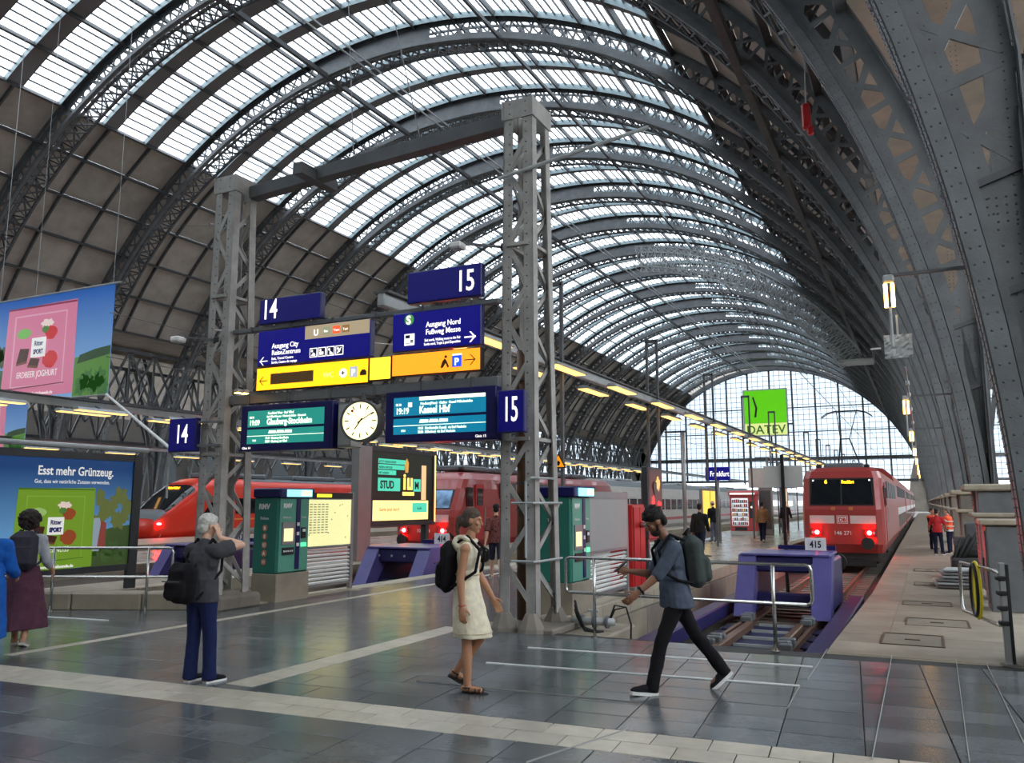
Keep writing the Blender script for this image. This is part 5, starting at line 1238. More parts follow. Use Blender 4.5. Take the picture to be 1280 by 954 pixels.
kb = thing('kerb_wall', 'low concrete kerb wall behind the left railing', 'kerb', (-13, 9.0, 0)); d_ = Vector((.9, .436, 0))
for i in range(5):
    c = Vector((-16.0, 7.95, .13)) + d_*(1.17*(i+.5)); MB().bevbox(c, (1.15, .36, .3), .03, Matrix.Rotation(math.atan2(.436, .9), 3, 'Z')).build('kerb_block', CONC, kb, local=False)
gt = thing('swing_gate', 'stainless swing gate with black post by the arch feet', 'gate', (.72, 10.75, 0), R(12))
MB().bevbox((0, 0, .55), (.07, .05, 1.1), .01).build('post', ALU, gt); MB().bx(.03, .06, -.03, .03, 0, 1.08).build('post_strip', BLACK, gt); MB().bx(-.08, .1, -.06, .06, 0, .02).build('base_plate', CHROME, gt)
MB().tube([(-.02, 0, .98), (-.02, .25, 1.0), (-.04, 1.5, 1.0), (-.04, 1.56, .95), (-.04, 1.56, .45), (-.04, 1.5, .4), (-.02, .25, .4), (-.02, 0, .42)], .022, 8).build('gate_loop', CHROME, gt, smooth=True)
for k in range(4): MB().bevbox((-.02, .0, .45+k*.16), (.09, .1, .05), .01).build('hinge', BLACK, gt)
hs = thing('hose_loop', 'coiled yellow and black hose hanging on the swing gate', 'hose', (.5, 11.55, .36), R(12))
for i, (m, r_) in enumerate(((mat('hose_yellow', (220, 200, 20), .5, 0, .1), .0), (BLACK, .025))):
    MB().tube([(.0 - i*.03, (.17-r_)*math.cos(2*math.pi*k/24), .36+(.33-r_)*math.sin(2*math.pi*k/24)) for k in range(25)], .018, 6, cap=False).build('coil', m, hs, smooth=True)
MB().bx(-.02, 0, -.02, .02, .05, .68).build('strap', mat('hose_yellow', (220, 200, 20), .5, 0, .1), hs)
# steel plates and machinery stored by the second arch foot
sp = thing('plate_stack', 'stack of loose grey metal plates beside the workers', 'metal plates', (.55, 22.6, rz(22.6)))
for k in range(6): MB().bevbox((random.uniform(-.06, .06), random.uniform(-.1, .1), .05+k*.07), (.85-.06*k, 1.5-.1*k, .045), .008, Matrix.Rotation(random.uniform(-.15, .15), 3, 'Z')).build('plate', STEEL_L if k % 2 else ALU, sp)
mc = thing('winch_machine', 'dark greasy winch machinery behind the metal plates', 'machine', (1.0, 25.2, rz(25)))
MB().bevbox((0, 0, .3), (.9, 1.6, .5), .05).build('frame', UNDER, mc); MB().tube([(-.35, 0, .75), (.35, 0, .75)], .32, 16).build('drum', UNDER, mc)
for k in range(3): MB().tube([(-.4+.1*k, -.5, .5), (-.2+.2*k, -.2, 1.0+.1*k), (.1*k, .5, .6)], .05, 8).build('hose', RUBBER, mc, smooth=True)
MB().bevbox((.1, .5, 1.0), (.35, .4, .9), .05).build('motor', STEEL_D, mc)
cb = thing('steel_cabinet', 'grey steel cabinet at the foot of the second arch', 'cabinet', (1.3, 17.6, rz(17.6))); MB().bevbox((0, 0, .75), (.7, 1.0, 1.5), .02).build('body', STEEL, cb); MB().bx(-.37, -.345, -.4, .4, .15, 1.4).build('door', STEEL, cb); MB().bx(-.39, -.36, .25, .3, .7, .9).build('handle', BLACK, cb); MB().bevbox((-.02, 0, 1.56), (.85, 1.15, .1), .02).build('lid', KERB, cb)
# pipes and cables beside the right column
vp = thing('pipe_valve', 'pipe valve with black hoses on the pit edge beside the right column', 'valve', (-4.48, 11.3, -.06))
MB().tube([(-.2, .1, .13), (.42, .2, .13)], .055, 10).build('pipe', STEEL_L, vp, smooth=True)
for k in range(3): MB().tube([(-.06+k*.18, .12+k*.03, .13), (-.02+k*.18, .12+k*.03, .13)], .09, 12).build('flange', STEEL, vp)
MB().tube([(.12, .15, .13), (.12, .15, .28)], .03, 8).build('stem', STEEL_L, vp); MB().tube([(.04, .15, .28), (.2, .15, .28)], .02, 8).build('handle', STEEL_L, vp)
for k in range(3): MB().tube([(-.1, 0, .3+.06*k), (-.02, -.12, .22+.04*k), (.12, -.2, .05+.02*k), (.25, -.12, .03), (.32, .0, .02)], .018, 6).build('hose', RUBBER, vp, smooth=True)
for k in range(2): MB().tube([(.3, .2, .05), (.42, .22, .3+.06*k), (.58, .25, .34), (.64, .28, .1), (.62, .3, -.2)], .014, 6).build('cable', RUBBER, vp, smooth=True)
# ------------------------------------------------------------------ maintenance gantry, wires, hoist
gn = thing('maintenance_gantry', 'pale curved lattice gantry hanging under the right half of the vault', 'gantry', (-14, 80, 20)); b = MB()
def gp(t, d, y): return Vector((AC + (AA-d)*math.cos(t), y, (AB-d)*math.sin(t)))
n = 34; th = [R(33 + 52*i/n) for i in range(n+1)]
for y in (79.0, 81.2):
    for d in (.8, 2.9):
        for i in range(n): b.bar(gp(th[i], d, y), gp(th[i+1], d, y), .13, .13)
    for i in range(n): b.bar(gp(th[i], .8, y), gp(th[i+1], 2.9, y), .07, .07); b.bar(gp(th[i], .8, y), gp(th[i], 2.9, y), .07, .07); b.bar(gp(th[i], 2.9, y), gp(th[i+1], .8, y), .06, .06)
for i in range(n+1):
    for d in (.8, 2.9): b.bar(gp(th[i], d, 79.0), gp(th[i], d, 81.2), .06, .06)
b.build('lattice', STEEL_L, gn, local=False, kind='stuff')
pf = gp(R(33), 2.2, 80); MB().bx(pf.x-.6, pf.x+2.2, 78.6, 81.6, pf.z-.15, pf.z).build('platform', STEEL_L, gn, local=False)
for sx in (-.6, 2.2):
    MB().bar((pf.x+sx, 78.6, pf.z+1.1), (pf.x+sx, 81.6, pf.z+1.1), .07, .07).build('guard_rail', STEEL_L, gn, local=False)
    for yy in (78.6, 81.6): MB().bar((pf.x+sx, yy, pf.z), (pf.x+sx, yy, pf.z+1.1), .07, .07).build('guard_post', STEEL_L, gn, local=False)
pr_ = atY(1008, 146, 27.5); ho = thing('red_hoist', 'small red hoist hanging in the dark right haunch of the vault', 'hoist', pr_); MB().bevbox((0, 0, 0), (.28, .28, .9), .06).build('body', RED, ho); MB().bevbox((.1, 0, -.5), (.2, .2, .3), .04).build('hook_block', RED, ho); MB().tube([(0, 0, .45), (.05, .1, 2.6)], .03, 6).build('chain', STEEL_L, ho)
def wire(label, pts, r=.012, m=STEEL_D):
    o = thing('overhead_wire', label, 'wire', pts[0]); MB().tube(pts, r, 5).build('wire', m, o, local=False); return o
for (x, lab) in ((T15, 'right-hand'), (T14, 'empty middle'), (T13, 'intercity')):
    wire('contact wire above the %s track' % lab, [(x, 14, 5.45), (x, 60, 5.4), (x, 175, 5.4)], .012)
    wire('carrying wire above the %s track' % lab, [(x, 14, 6.6), (x+.1, 60, 6.4), (x, 175, 6.5)], .01)
wire('slack cable from the left column towards the left wall', [atY(262, 280, 10.6), (-20, 20, 11), (-46, 36, 20)], .014)
wire('white cable from the left column to the left haunch', [atY(262, 412, 10.6), (-20, 30, 8.6), (-36, 60, 12)], .02, STEEL_L)
wire('inclined stay wire from the girder to the crown', [(-7.2, 11.1, 7.75), (-20, 26, 28.4)], .012)
wire('second inclined stay wire from the girder to the crown', [(-8.6, 11.1, 7.75), (-24, 30, 28.6)], .012)
# ------------------------------------------------------------------ people
CLOUD = bpy.data.textures.new('cloth_folds', 'CLOUDS'); CLOUD.noise_scale = .11
CURL = bpy.data.textures.new('hair_curls', 'CLOUDS'); CURL.noise_scale = .035
def organic(b, name, m, parent, voxel=.008, smooth=4, folds=0.0, tex=None):
    o = b.build(name, m, parent, smooth=True)
    r = o.modifiers.new('remesh', 'REMESH'); r.mode = 'VOXEL'; r.voxel_size = voxel; r.use_smooth_shade = True
    if smooth: s_ = o.modifiers.new('smooth', 'SMOOTH'); s_.factor = .5; s_.iterations = smooth
    if folds: d = o.modifiers.new('folds', 'DISPLACE'); d.texture = tex or CLOUD; d.strength = folds; d.mid_level = .5; d.texture_coords = 'LOCAL'
    return o
SKIN_L = mat('skin_light', (214, 168, 142), .5, 0, .06, 20); SKIN_T = mat('skin_tan', (178, 128, 96), .5, 0, .06, 20); SKIN_B = mat('skin_brown', (132, 90, 66), .5, 0, .06, 20)
def cloth(name, rgb, var=.14, bump=.25): return mat('cloth_' + name, rgb, .85, 0, var, 14, bump, 180, .2)
def hairm(name, rgb): return mat('hair_' + name, rgb, .6, 0, .3, 60, .5, 150, .3)
def rotv(v, ax, deg): return Matrix.Rotation(R(deg), 3, ax) @ v
class Fig:
    """Figure facing local +Y, feet on z = 0. legs/arms given as joint angles in degrees."""
    def __init__(s, h, legs, arms, lean=0, twist=0, slim=1.0, drop=None, bend=0):
        k = s.k = h/1.75; s.slim = slim
        thigh, shin = .43*k, .42*k; s.legs = []
        feet = []
        for sx, (hip, knee, spl, foot) in zip((-1, 1), legs):
            d1 = Vector((0, math.sin(R(hip)), -math.cos(R(hip)))); d2 = Vector((0, math.sin(R(hip-knee)), -math.cos(R(hip-knee))))
            hp = Vector((sx*.085*k, 0, 0)); kn = hp + d1*thigh + Vector((sx*spl*.5, 0, 0)); an = kn + d2*shin + Vector((sx*spl*.5, 0, 0))
            fd = Vector((sx*.12, math.cos(R(foot)), math.sin(R(foot)))).normalized(); s.legs.append([hp, kn, an, fd])
        def low(l): an, fd = l[2], l[3]; return min((an + fd*.13*k).z - .035*k, (an - fd*.05*k).z - .065*k)
        z0 = -min(low(l) for l in s.legs)
        for l in s.legs:
            for i in range(3): l[i] = l[i] + Vector((0, 0, z0))
        s.pel = Vector((0, 0, z0))
        up = Vector((0, math.sin(R(lean)), math.cos(R(lean)))); s.up = up
        s.waist = s.pel + up*.17*k; s.chest = s.pel + up*.36*k; s.neck = s.pel + up*.53*k
        hd = Vector((0, math.sin(R(lean+bend)), math.cos(R(lean+bend))))
        s.hb = s.neck + hd*.07*k + Vector((0, .01*k, 0)); s.head = s.hb + hd*.125*k + Vector((0, math.sin(R(bend))*.03, 0)); s.hd = hd
        s.arms = []
        for sx, (fl, ab, el, eldir) in zip((-1, 1), arms):
            sh = s.neck - up*.075*k + rotv(Vector((sx*.175*k*slim, 0, 0)), 'Z', twist)
            d = Vector((sx*math.sin(R(ab)), math.sin(R(fl))*math.cos(R(ab)), -math.cos(R(fl))*math.cos(R(ab)))).normalized()
            e = sh + d*.29*k
            ed = Vector(eldir).normalized(); d2 = (d*math.cos(R(el)) + (ed - d*ed.dot(d)).normalized()*math.sin(R(el))).normalized()
            w_ = e + d2*.25*k; s.arms.append([sh, e, w_, d2])
    def body(s, b, fingers=True, curl=25, fem=False, faceyaw=0):
        k = s.k; sl = s.slim
        for hp, kn, an, fd in s.legs:
            b.capsule(hp, .078*k*sl, kn, .052*k); b.capsule(kn, .052*k, kn*.62 + an*.38, .054*k); b.capsule(kn*.62 + an*.38, .054*k, an, .036*k)
            b.capsule(an - fd*.03*k - ZV*.02*k, .036*k, an + fd*.13*k - ZV*.03*k, .028*k)
        b.ell(s.pel + s.up*.03*k, (.155*k*sl, .105*k, .11*k)); b.capsule(s.pel, .11*k*sl, s.waist, .105*k*sl); b.ell(s.chest, (.155*k*sl, .105*k, .17*k)); b.capsule(s.waist, .105*k*sl, s.chest, .11*k*sl)
        b.capsule(s.arms[0][0], .055*k, s.arms[1][0], .055*k); b.capsule(s.neck - s.up*.03*k, .058*k, s.hb, .05*k)
        # head
        c = s.head; Mh = Matrix.Rotation(R(faceyaw), 3, 'Z') @ Matrix.Rotation(-math.atan2(s.hd.y, s.hd.z), 3, 'X')
        P = lambda x, y, z: c + Mh @ Vector((x*k, y*k, z*k))
        b.ell(P(0, -.012, .025), (.074*k, .092*k, .092*k), 16, 12, Mh); b.ell(P(0, .022, -.045), (.058*k, .064*k, .07*k), 14, 10, Mh); b.ell(P(0, .062, -.1), (.026*k, .022*k, .02*k), 10, 8, Mh)
        b.capsule(P(0, .085, .01), .008*k, P(0, .104, -.028), .014*k, 8); b.ell(P(0, .078, .03), (.05*k, .014*k, .012*k), 10, 6, Mh)
        b.ell(P(0, .084, -.062), (.024*k, .012*k, .008*k), 10, 6, Mh)
        for sx in (-1, 1): b.ell(P(sx*.074, -.005, -.005), (.012*k, .022*k, .034*k), 8, 8, Mh); b.ell(P(sx*.045, .062, -.02), (.02*k, .02*k, .018*k), 8, 6, Mh)
        s.P = P; s.Mh = Mh
        for i, (sh, e, w_, d) in enumerate(s.arms):
            b.capsule(sh, .052*k*sl, e, .038*k); m_ = e*.7 + w_*.3; b.capsule(e, .038*k, m_, .04*k); b.capsule(m_, .04*k, w_, .026*k)
            s.hand(b, w_, d, -1 if i == 0 else 1, curl if not isinstance(curl, tuple) else curl[i], fingers)
    def hand(s, b, w_, d, side, curl, fingers):
        k = s.k*1.02
        inw = Vector((-side, 0, 0)); inw = (inw - d*inw.dot(d)).normalized() if abs(d.x) < .95 else Vector((0, 0, -1))   # palm normal
        fwd = inw.cross(d)*side; fwd = fwd if fwd.y >= 0 else -fwd            # thumb side
        pc = w_ + d*.05*k; M_ = Matrix((inw, fwd, d)).transposed()
        b.ell(pc, (.017*k, .04*k, .055*k), 10, 8, M_); b.capsule(w_ - d*.02*k, .025*k, w_ + d*.03*k, .024*k, 8)
        if not fingers: b.ell(w_ + d*.12*k, (.018*k, .034*k, .05*k), 8, 6, M_); return
        for j, (off, L_) in enumerate(((-.03, .062), (-.01, .076), (.011, .082), (.031, .074))):
            p = pc + fwd*off*k + d*.045*k; a = curl*(1.15 - .1*j)
            for seg in (.45, .32, .25):
                dd = d*math.cos(R(a)) + inw*math.sin(R(a)); q = p + dd*L_*seg*1.05*k; b.capsule(p, .0085*k, q, .0075*k, 7); p = q; a += curl*.8
        p = pc + fwd*.034*k - d*.015*k; dd = (fwd*.6 + d*.75 + inw*.3).normalized()
        for seg in (.04, .03): q = p + dd*seg*k; b.capsule(p, .011*k, q, .009*k, 7); p = q; dd = (dd*.7 + d*.6).normalized()
    def face(s, t, iris=(40, 30, 24), lip=(176, 112, 96)):
        k = s.k
        for sx in (-1, 1):
            b = MB(); b.ell(s.P(sx*.029, .0665, .01), (.011*k, .008*k, .0055*k), 8, 6, s.Mh); e = b.build('eye', mat('eye_white', (220, 214, 206), .3, 0, 0), t, smooth=True)
            MB().ell(s.P(sx*.029, .072, .01), (.006*k, .004*k, .0055*k), 8, 6, s.Mh).build('iris', mat('iris', iris, .2, 0, 0), e, smooth=True)
            MB().ell(s.P(sx*.031, .0775, .03), (.016*k, .004*k, .003*k), 8, 6, s.Mh).build('eyebrow', mat('brow', (84, 62, 50), .8, 0, 0), t, smooth=True)
        MB().ell(s.P(0, .087, -.062), (.02*k, .006*k, .007*k), 8, 6, s.Mh).build('lips', mat('lip', lip, .5, 0, 0), t, smooth=True)
    def torso(s, b, ext=.014, sleeve=.55, hem=-.06, collar=True, fem=False, sleeve_r=1.0, shw=1.0, hemx=0.0):
        k = s.k; sl = s.slim; x = ext
        b.ell(s.chest, (.16*k*sl + x, .11*k + x, .18*k)); b.capsule(s.waist, .11*k*sl + x, s.chest, .118*k*sl + x); b.ell(s.waist, (.14*k*sl + x, .105*k + x, .14*k))
        if hem is not None:
            h0 = s.pel + s.up*hem*k; b.loft([[h0 + Vector((math.cos(a)*(.165*k*sl + x + hemx), math.sin(a)*(.115*k + x + hemx*1.6), 0)) for a in [2*math.pi*i/18 for i in range(18)]], [s.waist + Vector((math.cos(a)*(.145*k*sl + x), math.sin(a)*(.11*k + x), 0)) for a in [2*math.pi*i/18 for i in range(18)]]])
        ca = (s.arms[0][0] + s.arms[1][0])/2; b.capsule(ca + (s.arms[0][0]-ca)*shw, .058*k + x, ca + (s.arms[1][0]-ca)*shw, .058*k + x)
        if collar: b.capsule(s.neck - s.up*.05*k, .075*k + x, s.neck - s.up*.005*k, .062*k + x*.5)
        for sh, e, w_, d in s.arms:
            if sleeve <= 0: continue
            if sleeve <= 1: q = sh + (e-sh)*sleeve; b.tube([sh, sh*.5 + q*.5, q], [.057*k*sl + x, (.054*k + x)*sleeve_r, (.052*k + x)*sleeve_r], 12)
            else:
                b.capsule(sh, .057*k*sl + x, e, .045*k + x); q = e + (w_-e)*(sleeve-1); b.tube([e, e*.5 + q*.5, q], [.045*k + x, .044*k + x, .037*k + x*.9], 12)
    def trousers(s, b, ext=.012, length=1.0, flare=0.0):
        k = s.k; sl = s.slim; x = ext
        b.ell(s.pel + s.up*.02*k, (.158*k*sl + x, .112*k + x, .13*k)); b.capsule(s.pel, .115*k*sl + x, s.waist - s.up*.05*k, .11*k*sl + x)
        for hp, kn, an, fd in s.legs:
            b.capsule(hp, .085*k*sl + x, kn, .057*k + x)
            q = kn + (an-kn)*length if length > 0 else kn; 
            if length > 0: b.tube([kn - (q-kn)*.05, kn*.5 + q*.5, q + (q-kn)*.02], [.057*k + x, .055*k + x, .046*k + x + flare], 14)
    def reach(s, i, target, hint, hdir):
        k = s.k; sh = s.arms[i][0]; v = target - sh; a, c = .29*k, .25*k; L_ = min(v.length, (a+c)*.98); u = v.normalized()
        x = (a*a - c*c + L_*L_)/(2*L_); y = math.sqrt(max(0, a*a - x*x)); h_ = Vector(hint); h_ = (h_ - u*h_.dot(u)).normalized()
        s.arms[i] = [sh, sh + u*x + h_*y, sh + u*L_, Vector(hdir).normalized()]
    def shoes(s, t, upper, sole, h_=.0, sandal=False):
        k = s.k
        for hp, kn, an, fd in s.legs:
            side = Vector((fd.y, -fd.x, 0)).normalized(); upv = side.cross(fd); upv = upv if upv.z > 0 else -upv
            M_ = Matrix((side, fd, upv)).transposed(); base = an - upv*.065*k + fd*.055*k
            b = MB(); sole_pts = [(-.035, -.11), (.035, -.11), (.046, -.02), (.05, .08), (.035, .145), (0, .162), (-.035, .145), (-.05, .08), (-.046, -.02)]
            b.prism([(a*k, c*k) for a, c in sole_pts], -.012*k, .018*k if not sandal else .006*k, lambda a, c, z: base + M_ @ Vector((a, c, z))); so = b.build('sole', sole, t)
            if sandal:
                for yy in (-.02, .045, .09):
                    c = MB(); c.tube([base + M_ @ Vector((-.045*k, yy*k, .01)), base + M_ @ Vector((-.03*k, (yy+.01)*k, .045*k)), base + M_ @ Vector((.03*k, (yy-.01)*k, .045*k)), base + M_ @ Vector((.045*k, yy*k, .01))], .007, 6); c.build('strap', upper, so, smooth=True)
                c = MB(); c.tube([an + M_ @ Vector((.044*k*math.cos(a), .044*k*math.sin(a), -.01)) for a in [2*math.pi*i/14 for i in range(15)]], .007, 6); c.build('strap', upper, so, smooth=True); continue
            u = MB(); u.ell(base + M_ @ Vector((0, .07*k, .02*k)), (.046*k, .088*k, .042*k), 12, 8, M_); u.ell(base + M_ @ Vector((0, -.05*k, .035*k)), (.043*k, .062*k, .055*k), 12, 8, M_); u.capsule(base + M_ @ Vector((0, -.04*k, .05*k)), .042*k, base + M_ @ Vector((0, .05*k, .035*k)), .038*k)
            organic(u, 'shoe', upper, t, .008, 3)
def backpack(t, f, m, strap, w_=.3, h_=.46, d=.16, drop=0.0, round_=.08, off=Vector((0,0,0)), voxel=.012, folds=.015):
    k = f.k; up = f.up; back = Vector((0, -up.z, up.y)); c = f.chest + back*(.125*k + d/2) - up*(.02 + drop) + off
    M_ = Matrix((XV, -back, up)).transposed()
    b = MB(); b.bevbox(c, (w_, d, h_), round_, M_); b.bevbox(c + back*(d*.5) - up*h_*.16, (w_*.78, d*.5, h_*.5), round_*.5, M_); bp = organic(b, 'backpack', m, t, voxel, 6, folds)
    MB().tube([c + up*h_*.5 + XV*.04 - back*.05, c + up*(h_*.5+.06), c + up*h_*.5 - XV*.04 - back*.05], .01, 6).build('grab_loop', strap, bp, smooth=True)
    MB().bevbox(c + back*(d*.78) + up*h_*.06, (w_*.7, .012, .012), .004, M_).build('zip', BLACK, bp)
    for i, sx in enumerate((-1, 1)):
        sh = f.arms[i][0]; p = [c + XV*sx*w_*.28 + up*h_*.42 - back*d*.45, sh*.62 + f.neck*.38 + up*.095*k - back*.0, sh*.7 + f.chest*.3 - back*.135*k + up*.02, f.chest + XV*sx*.15*k - back*.11*k - up*.12*k, f.chest + XV*sx*.17*k - up*.2*k, c + XV*sx*w_*.42 - up*h_*.38 - back*d*.4]
        b = MB(); 
        for a, q in zip(p, p[1:]): b.capsule(a, .016, q, .016, 8)
        organic(b, 'strap', strap, bp, .008, 4)
    return bp
def person(label, h, pos, yaw, legs, arms, **kw):
    t = thing('person', label, 'person', (pos[0], pos[1], pos[2] if len(pos) > 2 else 0), R(yaw)); return t, Fig(h, legs, arms, **kw)
CAMDIR = math.degrees(YAW)          # facing away from the camera = +CAMDIR about z
ST = (2, 3, .02, 0)
VM = .0075
# --- woman in the cream dress, walking to the right
t, f = person('woman in cream sleeveless dress with black backpack walking to the right', 1.69, G(583, 864), CAMDIR - 101, [(16, 52, .01, -28), (3, 2, .0, 0)], [(14, 6, 16, (0, 1, .2)), (-7, 7, 12, (0, 1, 0))], lean=2, slim=.88, bend=4)
b = MB(); f.body(b, curl=22); organic(b, 'body', SKIN_T, t, VM, 3); f.face(t)
b = MB(); f.torso(b, .012, 0, None, collar=False, shw=.72); k = f.k
def ringat(c, rx, ry, n=28, wav=0.0, ph=0.0): return [c + Vector((math.cos(a)*(rx + wav*math.sin(a*5+ph)), math.sin(a)*(ry + wav*math.cos(a*4+ph)), 0)) for a in [2*math.pi*i/n for i in range(n)]]
kz = min(f.legs[0][1].z, f.legs[1][1].z)
b.loft([ringat(f.waist + ZV*.06, .125, .108), ringat(f.waist, .122, .105), ringat(f.pel + ZV*.04, .16, .13), ringat(f.pel - ZV*.12 + YV*.02, .175, .155, wav=.004), ringat(Vector((0, .05, kz + .10)), .185, .185, wav=.008, ph=1), ringat(Vector((0, .06, kz + .03)), .188, .19, wav=.01, ph=1)])
dr = organic(b, 'dress', cloth('cream', (226, 216, 190)), t, .009, 4, .014)
b = MB(); b.tube([f.waist + Vector((math.cos(a)*.131, math.sin(a)*.113, .03)) for a in [2*math.pi*i/24 for i in range(25)]], .007, 6, cap=False); b.build('waist_seam', cloth('cream_dark', (196, 184, 156)), dr, smooth=True)
b = MB(); 
for zz, rr_ in ((kz + .075, .19),): b.tube([Vector((math.cos(a)*.192, .055 + math.sin(a)*.194, zz)) for a in [2*math.pi*i/32 for i in range(33)]], .004, 5, cap=False)
b.build('hem_seam', cloth('cream_dark', (196, 184, 156)), dr, smooth=True)
b = MB(); nk = f.neck
for i in range(16):                          # soft hood collar round the neck, open at the front
    a = R(-225 + 270*i/15); a2 = R(-225 + 270*(i+1)/15)
    p = lambda q: nk + Vector((math.cos(q)*.098, math.sin(q)*.09 - .01, .015 - .03*math.sin(q) if math.sin(q) > 0 else .03))
    b.capsule(p(a), .024, p(a2), .024, 8)
b.ell(nk + Vector((0, -.11, -.03)), (.1, .06, .08), 12, 8); organic(b, 'hood', cloth('cream', (226, 216, 190)), t, .009, 4, .012)
b = MB(); P = f.P
b.ell(P(0, -.018, .05), (.081*k, .094*k, .086*k), 16, 12, f.Mh); b.ell(P(0, -.075, -.02), (.066*k, .05*k, .06*k), 12, 8, f.Mh); b.capsule(P(0, -.1, .03), .024, P(0, -.14, .01), .03, 10); b.capsule(P(0, -.14, .01), .03, P(0, -.15, -.1), .022, 10); b.capsule(P(0, -.15, -.1), .022, P(0, -.13, -.16), .012, 10)
[b.ell(P(sx*.052, -.03, .0), (.03*k, .055*k, .06*k), 10, 8, f.Mh) for sx in (-1, 1)]; organic(b, 'hair', hairm('greybrown', (84, 70, 60)), t, .009, 3, .012, CURL)
f.shoes(t, mat('leather_black', (28, 24, 22), .5, 0, .1), mat('sandal_sole', (40, 34, 30), .7, 0, .1), sandal=True)
backpack(t, f, cloth('black', (24, 22, 26)), cloth('black', (24, 22, 26)), .27, .5, .15, .07)
w_ = f.arms[1][2]; MB().tube([w_ + Vector((.032*math.cos(a), .032*math.sin(a), .0)) for a in [2*math.pi*i/14 for i in range(15)]], .005, 5, cap=False).build('bracelet', RED, t, smooth=True)

# --- man with phone, striding to the left
t, f = person('man in blue grey shirt and black trousers striding left, looking at a phone', 1.76, (-2.18, 7.93, 0), CAMDIR + 96, [(24, 10, .01, 6), (-30, 8, .01, -42)], [(34, 4, 18, (0, 1, .15)), (22, 6, 78, (-.25, 1, .55))], lean=7, bend=24, slim=.95)
b = MB(); f.body(b, curl=(24, 40)); organic(b, 'body', SKIN_B, t, VM, 3); f.face(t); P = f.P; k = f.k
b = MB(); f.torso(b, .018, 1.15, -.1, hemx=.022); organic(b, 'shirt', cloth('bluegrey', (74, 82, 96)), t, .009, 4, .02)
b = MB(); f.trousers(b, .008, 1.06, .008); organic(b, 'trousers', cloth('black', (24, 22, 26)), t, .009, 4, .018)
b = MB(); rr = random.Random(4)
b.ell(P(0, -.02, .055), (.088*k, .1*k, .085*k), 16, 12, f.Mh); b.ell(P(0, -.07, -.01), (.078*k, .05*k, .07*k), 12, 8, f.Mh)
for i in range(46):
    a, e = rr.uniform(0, 6.28), rr.uniform(.1, 1.45); b.ell(P(math.cos(a)*math.cos(e)*.09, -.02 + math.sin(a)*math.cos(e)*.1, .055 + math.sin(e)*.09), (.02, .02, .02), 8, 6)
organic(b, 'hair', hairm('black', (26, 22, 22)), t, .008, 1, .014, CURL)
b = MB(); b.ell(P(0, .04, -.085), (.057*k, .052*k, .045*k), 14, 10, f.Mh); 
for sx in (-1, 1): b.capsule(P(sx*.056, .02, -.06), .016, P(sx*.066, -.002, .0), .01, 8)
organic(b, 'beard', hairm('beard', (44, 34, 30)), t, .007, 2, .005, CURL)
f.shoes(t, cloth('shoe_black', (24, 24, 28)), WHITE)
backpack(t, f, cloth('pack_grey', (66, 72, 70)), cloth('black', (24, 22, 26)), .31, .5, .19, .04, .07)
w_, d = f.arms[1][2], f.arms[1][3]; M_ = Matrix.Rotation(R(50), 3, 'X')
MB().bevbox(w_ + d*.1 + ZV*.035 - XV*.03, (.075, .012, .15), .004, M_).build('phone', BLACK, t)
w_, d = f.arms[0][2], f.arms[0][3]; q = w_ - d*.03; a1 = d.orthogonal().normalized(); a2 = d.cross(a1); MB().tube([q + a1*.034*math.cos(a) + a2*.034*math.sin(a) for a in [2*math.pi*i/16 for i in range(17)]], .012, 6, cap=False).build('watch', BLACK, t, smooth=True)

# --- grey haired person in jeans, seen from behind
t, f = person('grey haired person in dark tee and jeans seen from behind, hand raised to head', 1.63, G(247, 853), CAMDIR - 28, [(0, 2, .02, 0), (5, 4, .03, 0)], [(8, 8, 30, (.4, 1, .2)), (52, 30, 138, (-.55, -.8, 1))], lean=0, bend=8, slim=1.06)
f.reach(1, f.head + Vector((.125, .035, -.12)), (.9, .5, -1.1), (-.3, -.12, 1)); b = MB(); f.body(b, curl=(30, 14), faceyaw=-22); organic(b, 'body', SKIN_L, t, VM, 3); f.face(t); P = f.P; k = f.k
b = MB(); f.torso(b, .026, .62, -.08, sleeve_r=1.12); organic(b, 'tee_shirt', cloth('charcoal', (70, 70, 74)), t, .009, 4, .018)
b = MB(); f.trousers(b, .014, 1.07, .014); organic(b, 'jeans', cloth('navy_denim', (28, 38, 78)), t, .009, 4, .014)
b = MB(); b.ell(P(0, -.02, .04), (.09*k, .104*k, .096*k), 16, 12, f.Mh); b.ell(P(0, -.06, -.03), (.082*k, .062*k, .075*k), 14, 10, f.Mh); b.ell(P(0, .045, .085), (.06*k, .04*k, .03*k), 12, 8, f.Mh); organic(b, 'hair', hairm('silver', (206, 202, 194)), t, .008, 3, .012, CURL)
f.shoes(t, cloth('shoe_black', (24, 24, 28)), WHITE)
backpack(t, f, cloth('black', (24, 22, 26)), cloth('black', (24, 22, 26)), .36, .4, .17, .2, .11, Vector((-.07, 0, 0)), folds=.03)

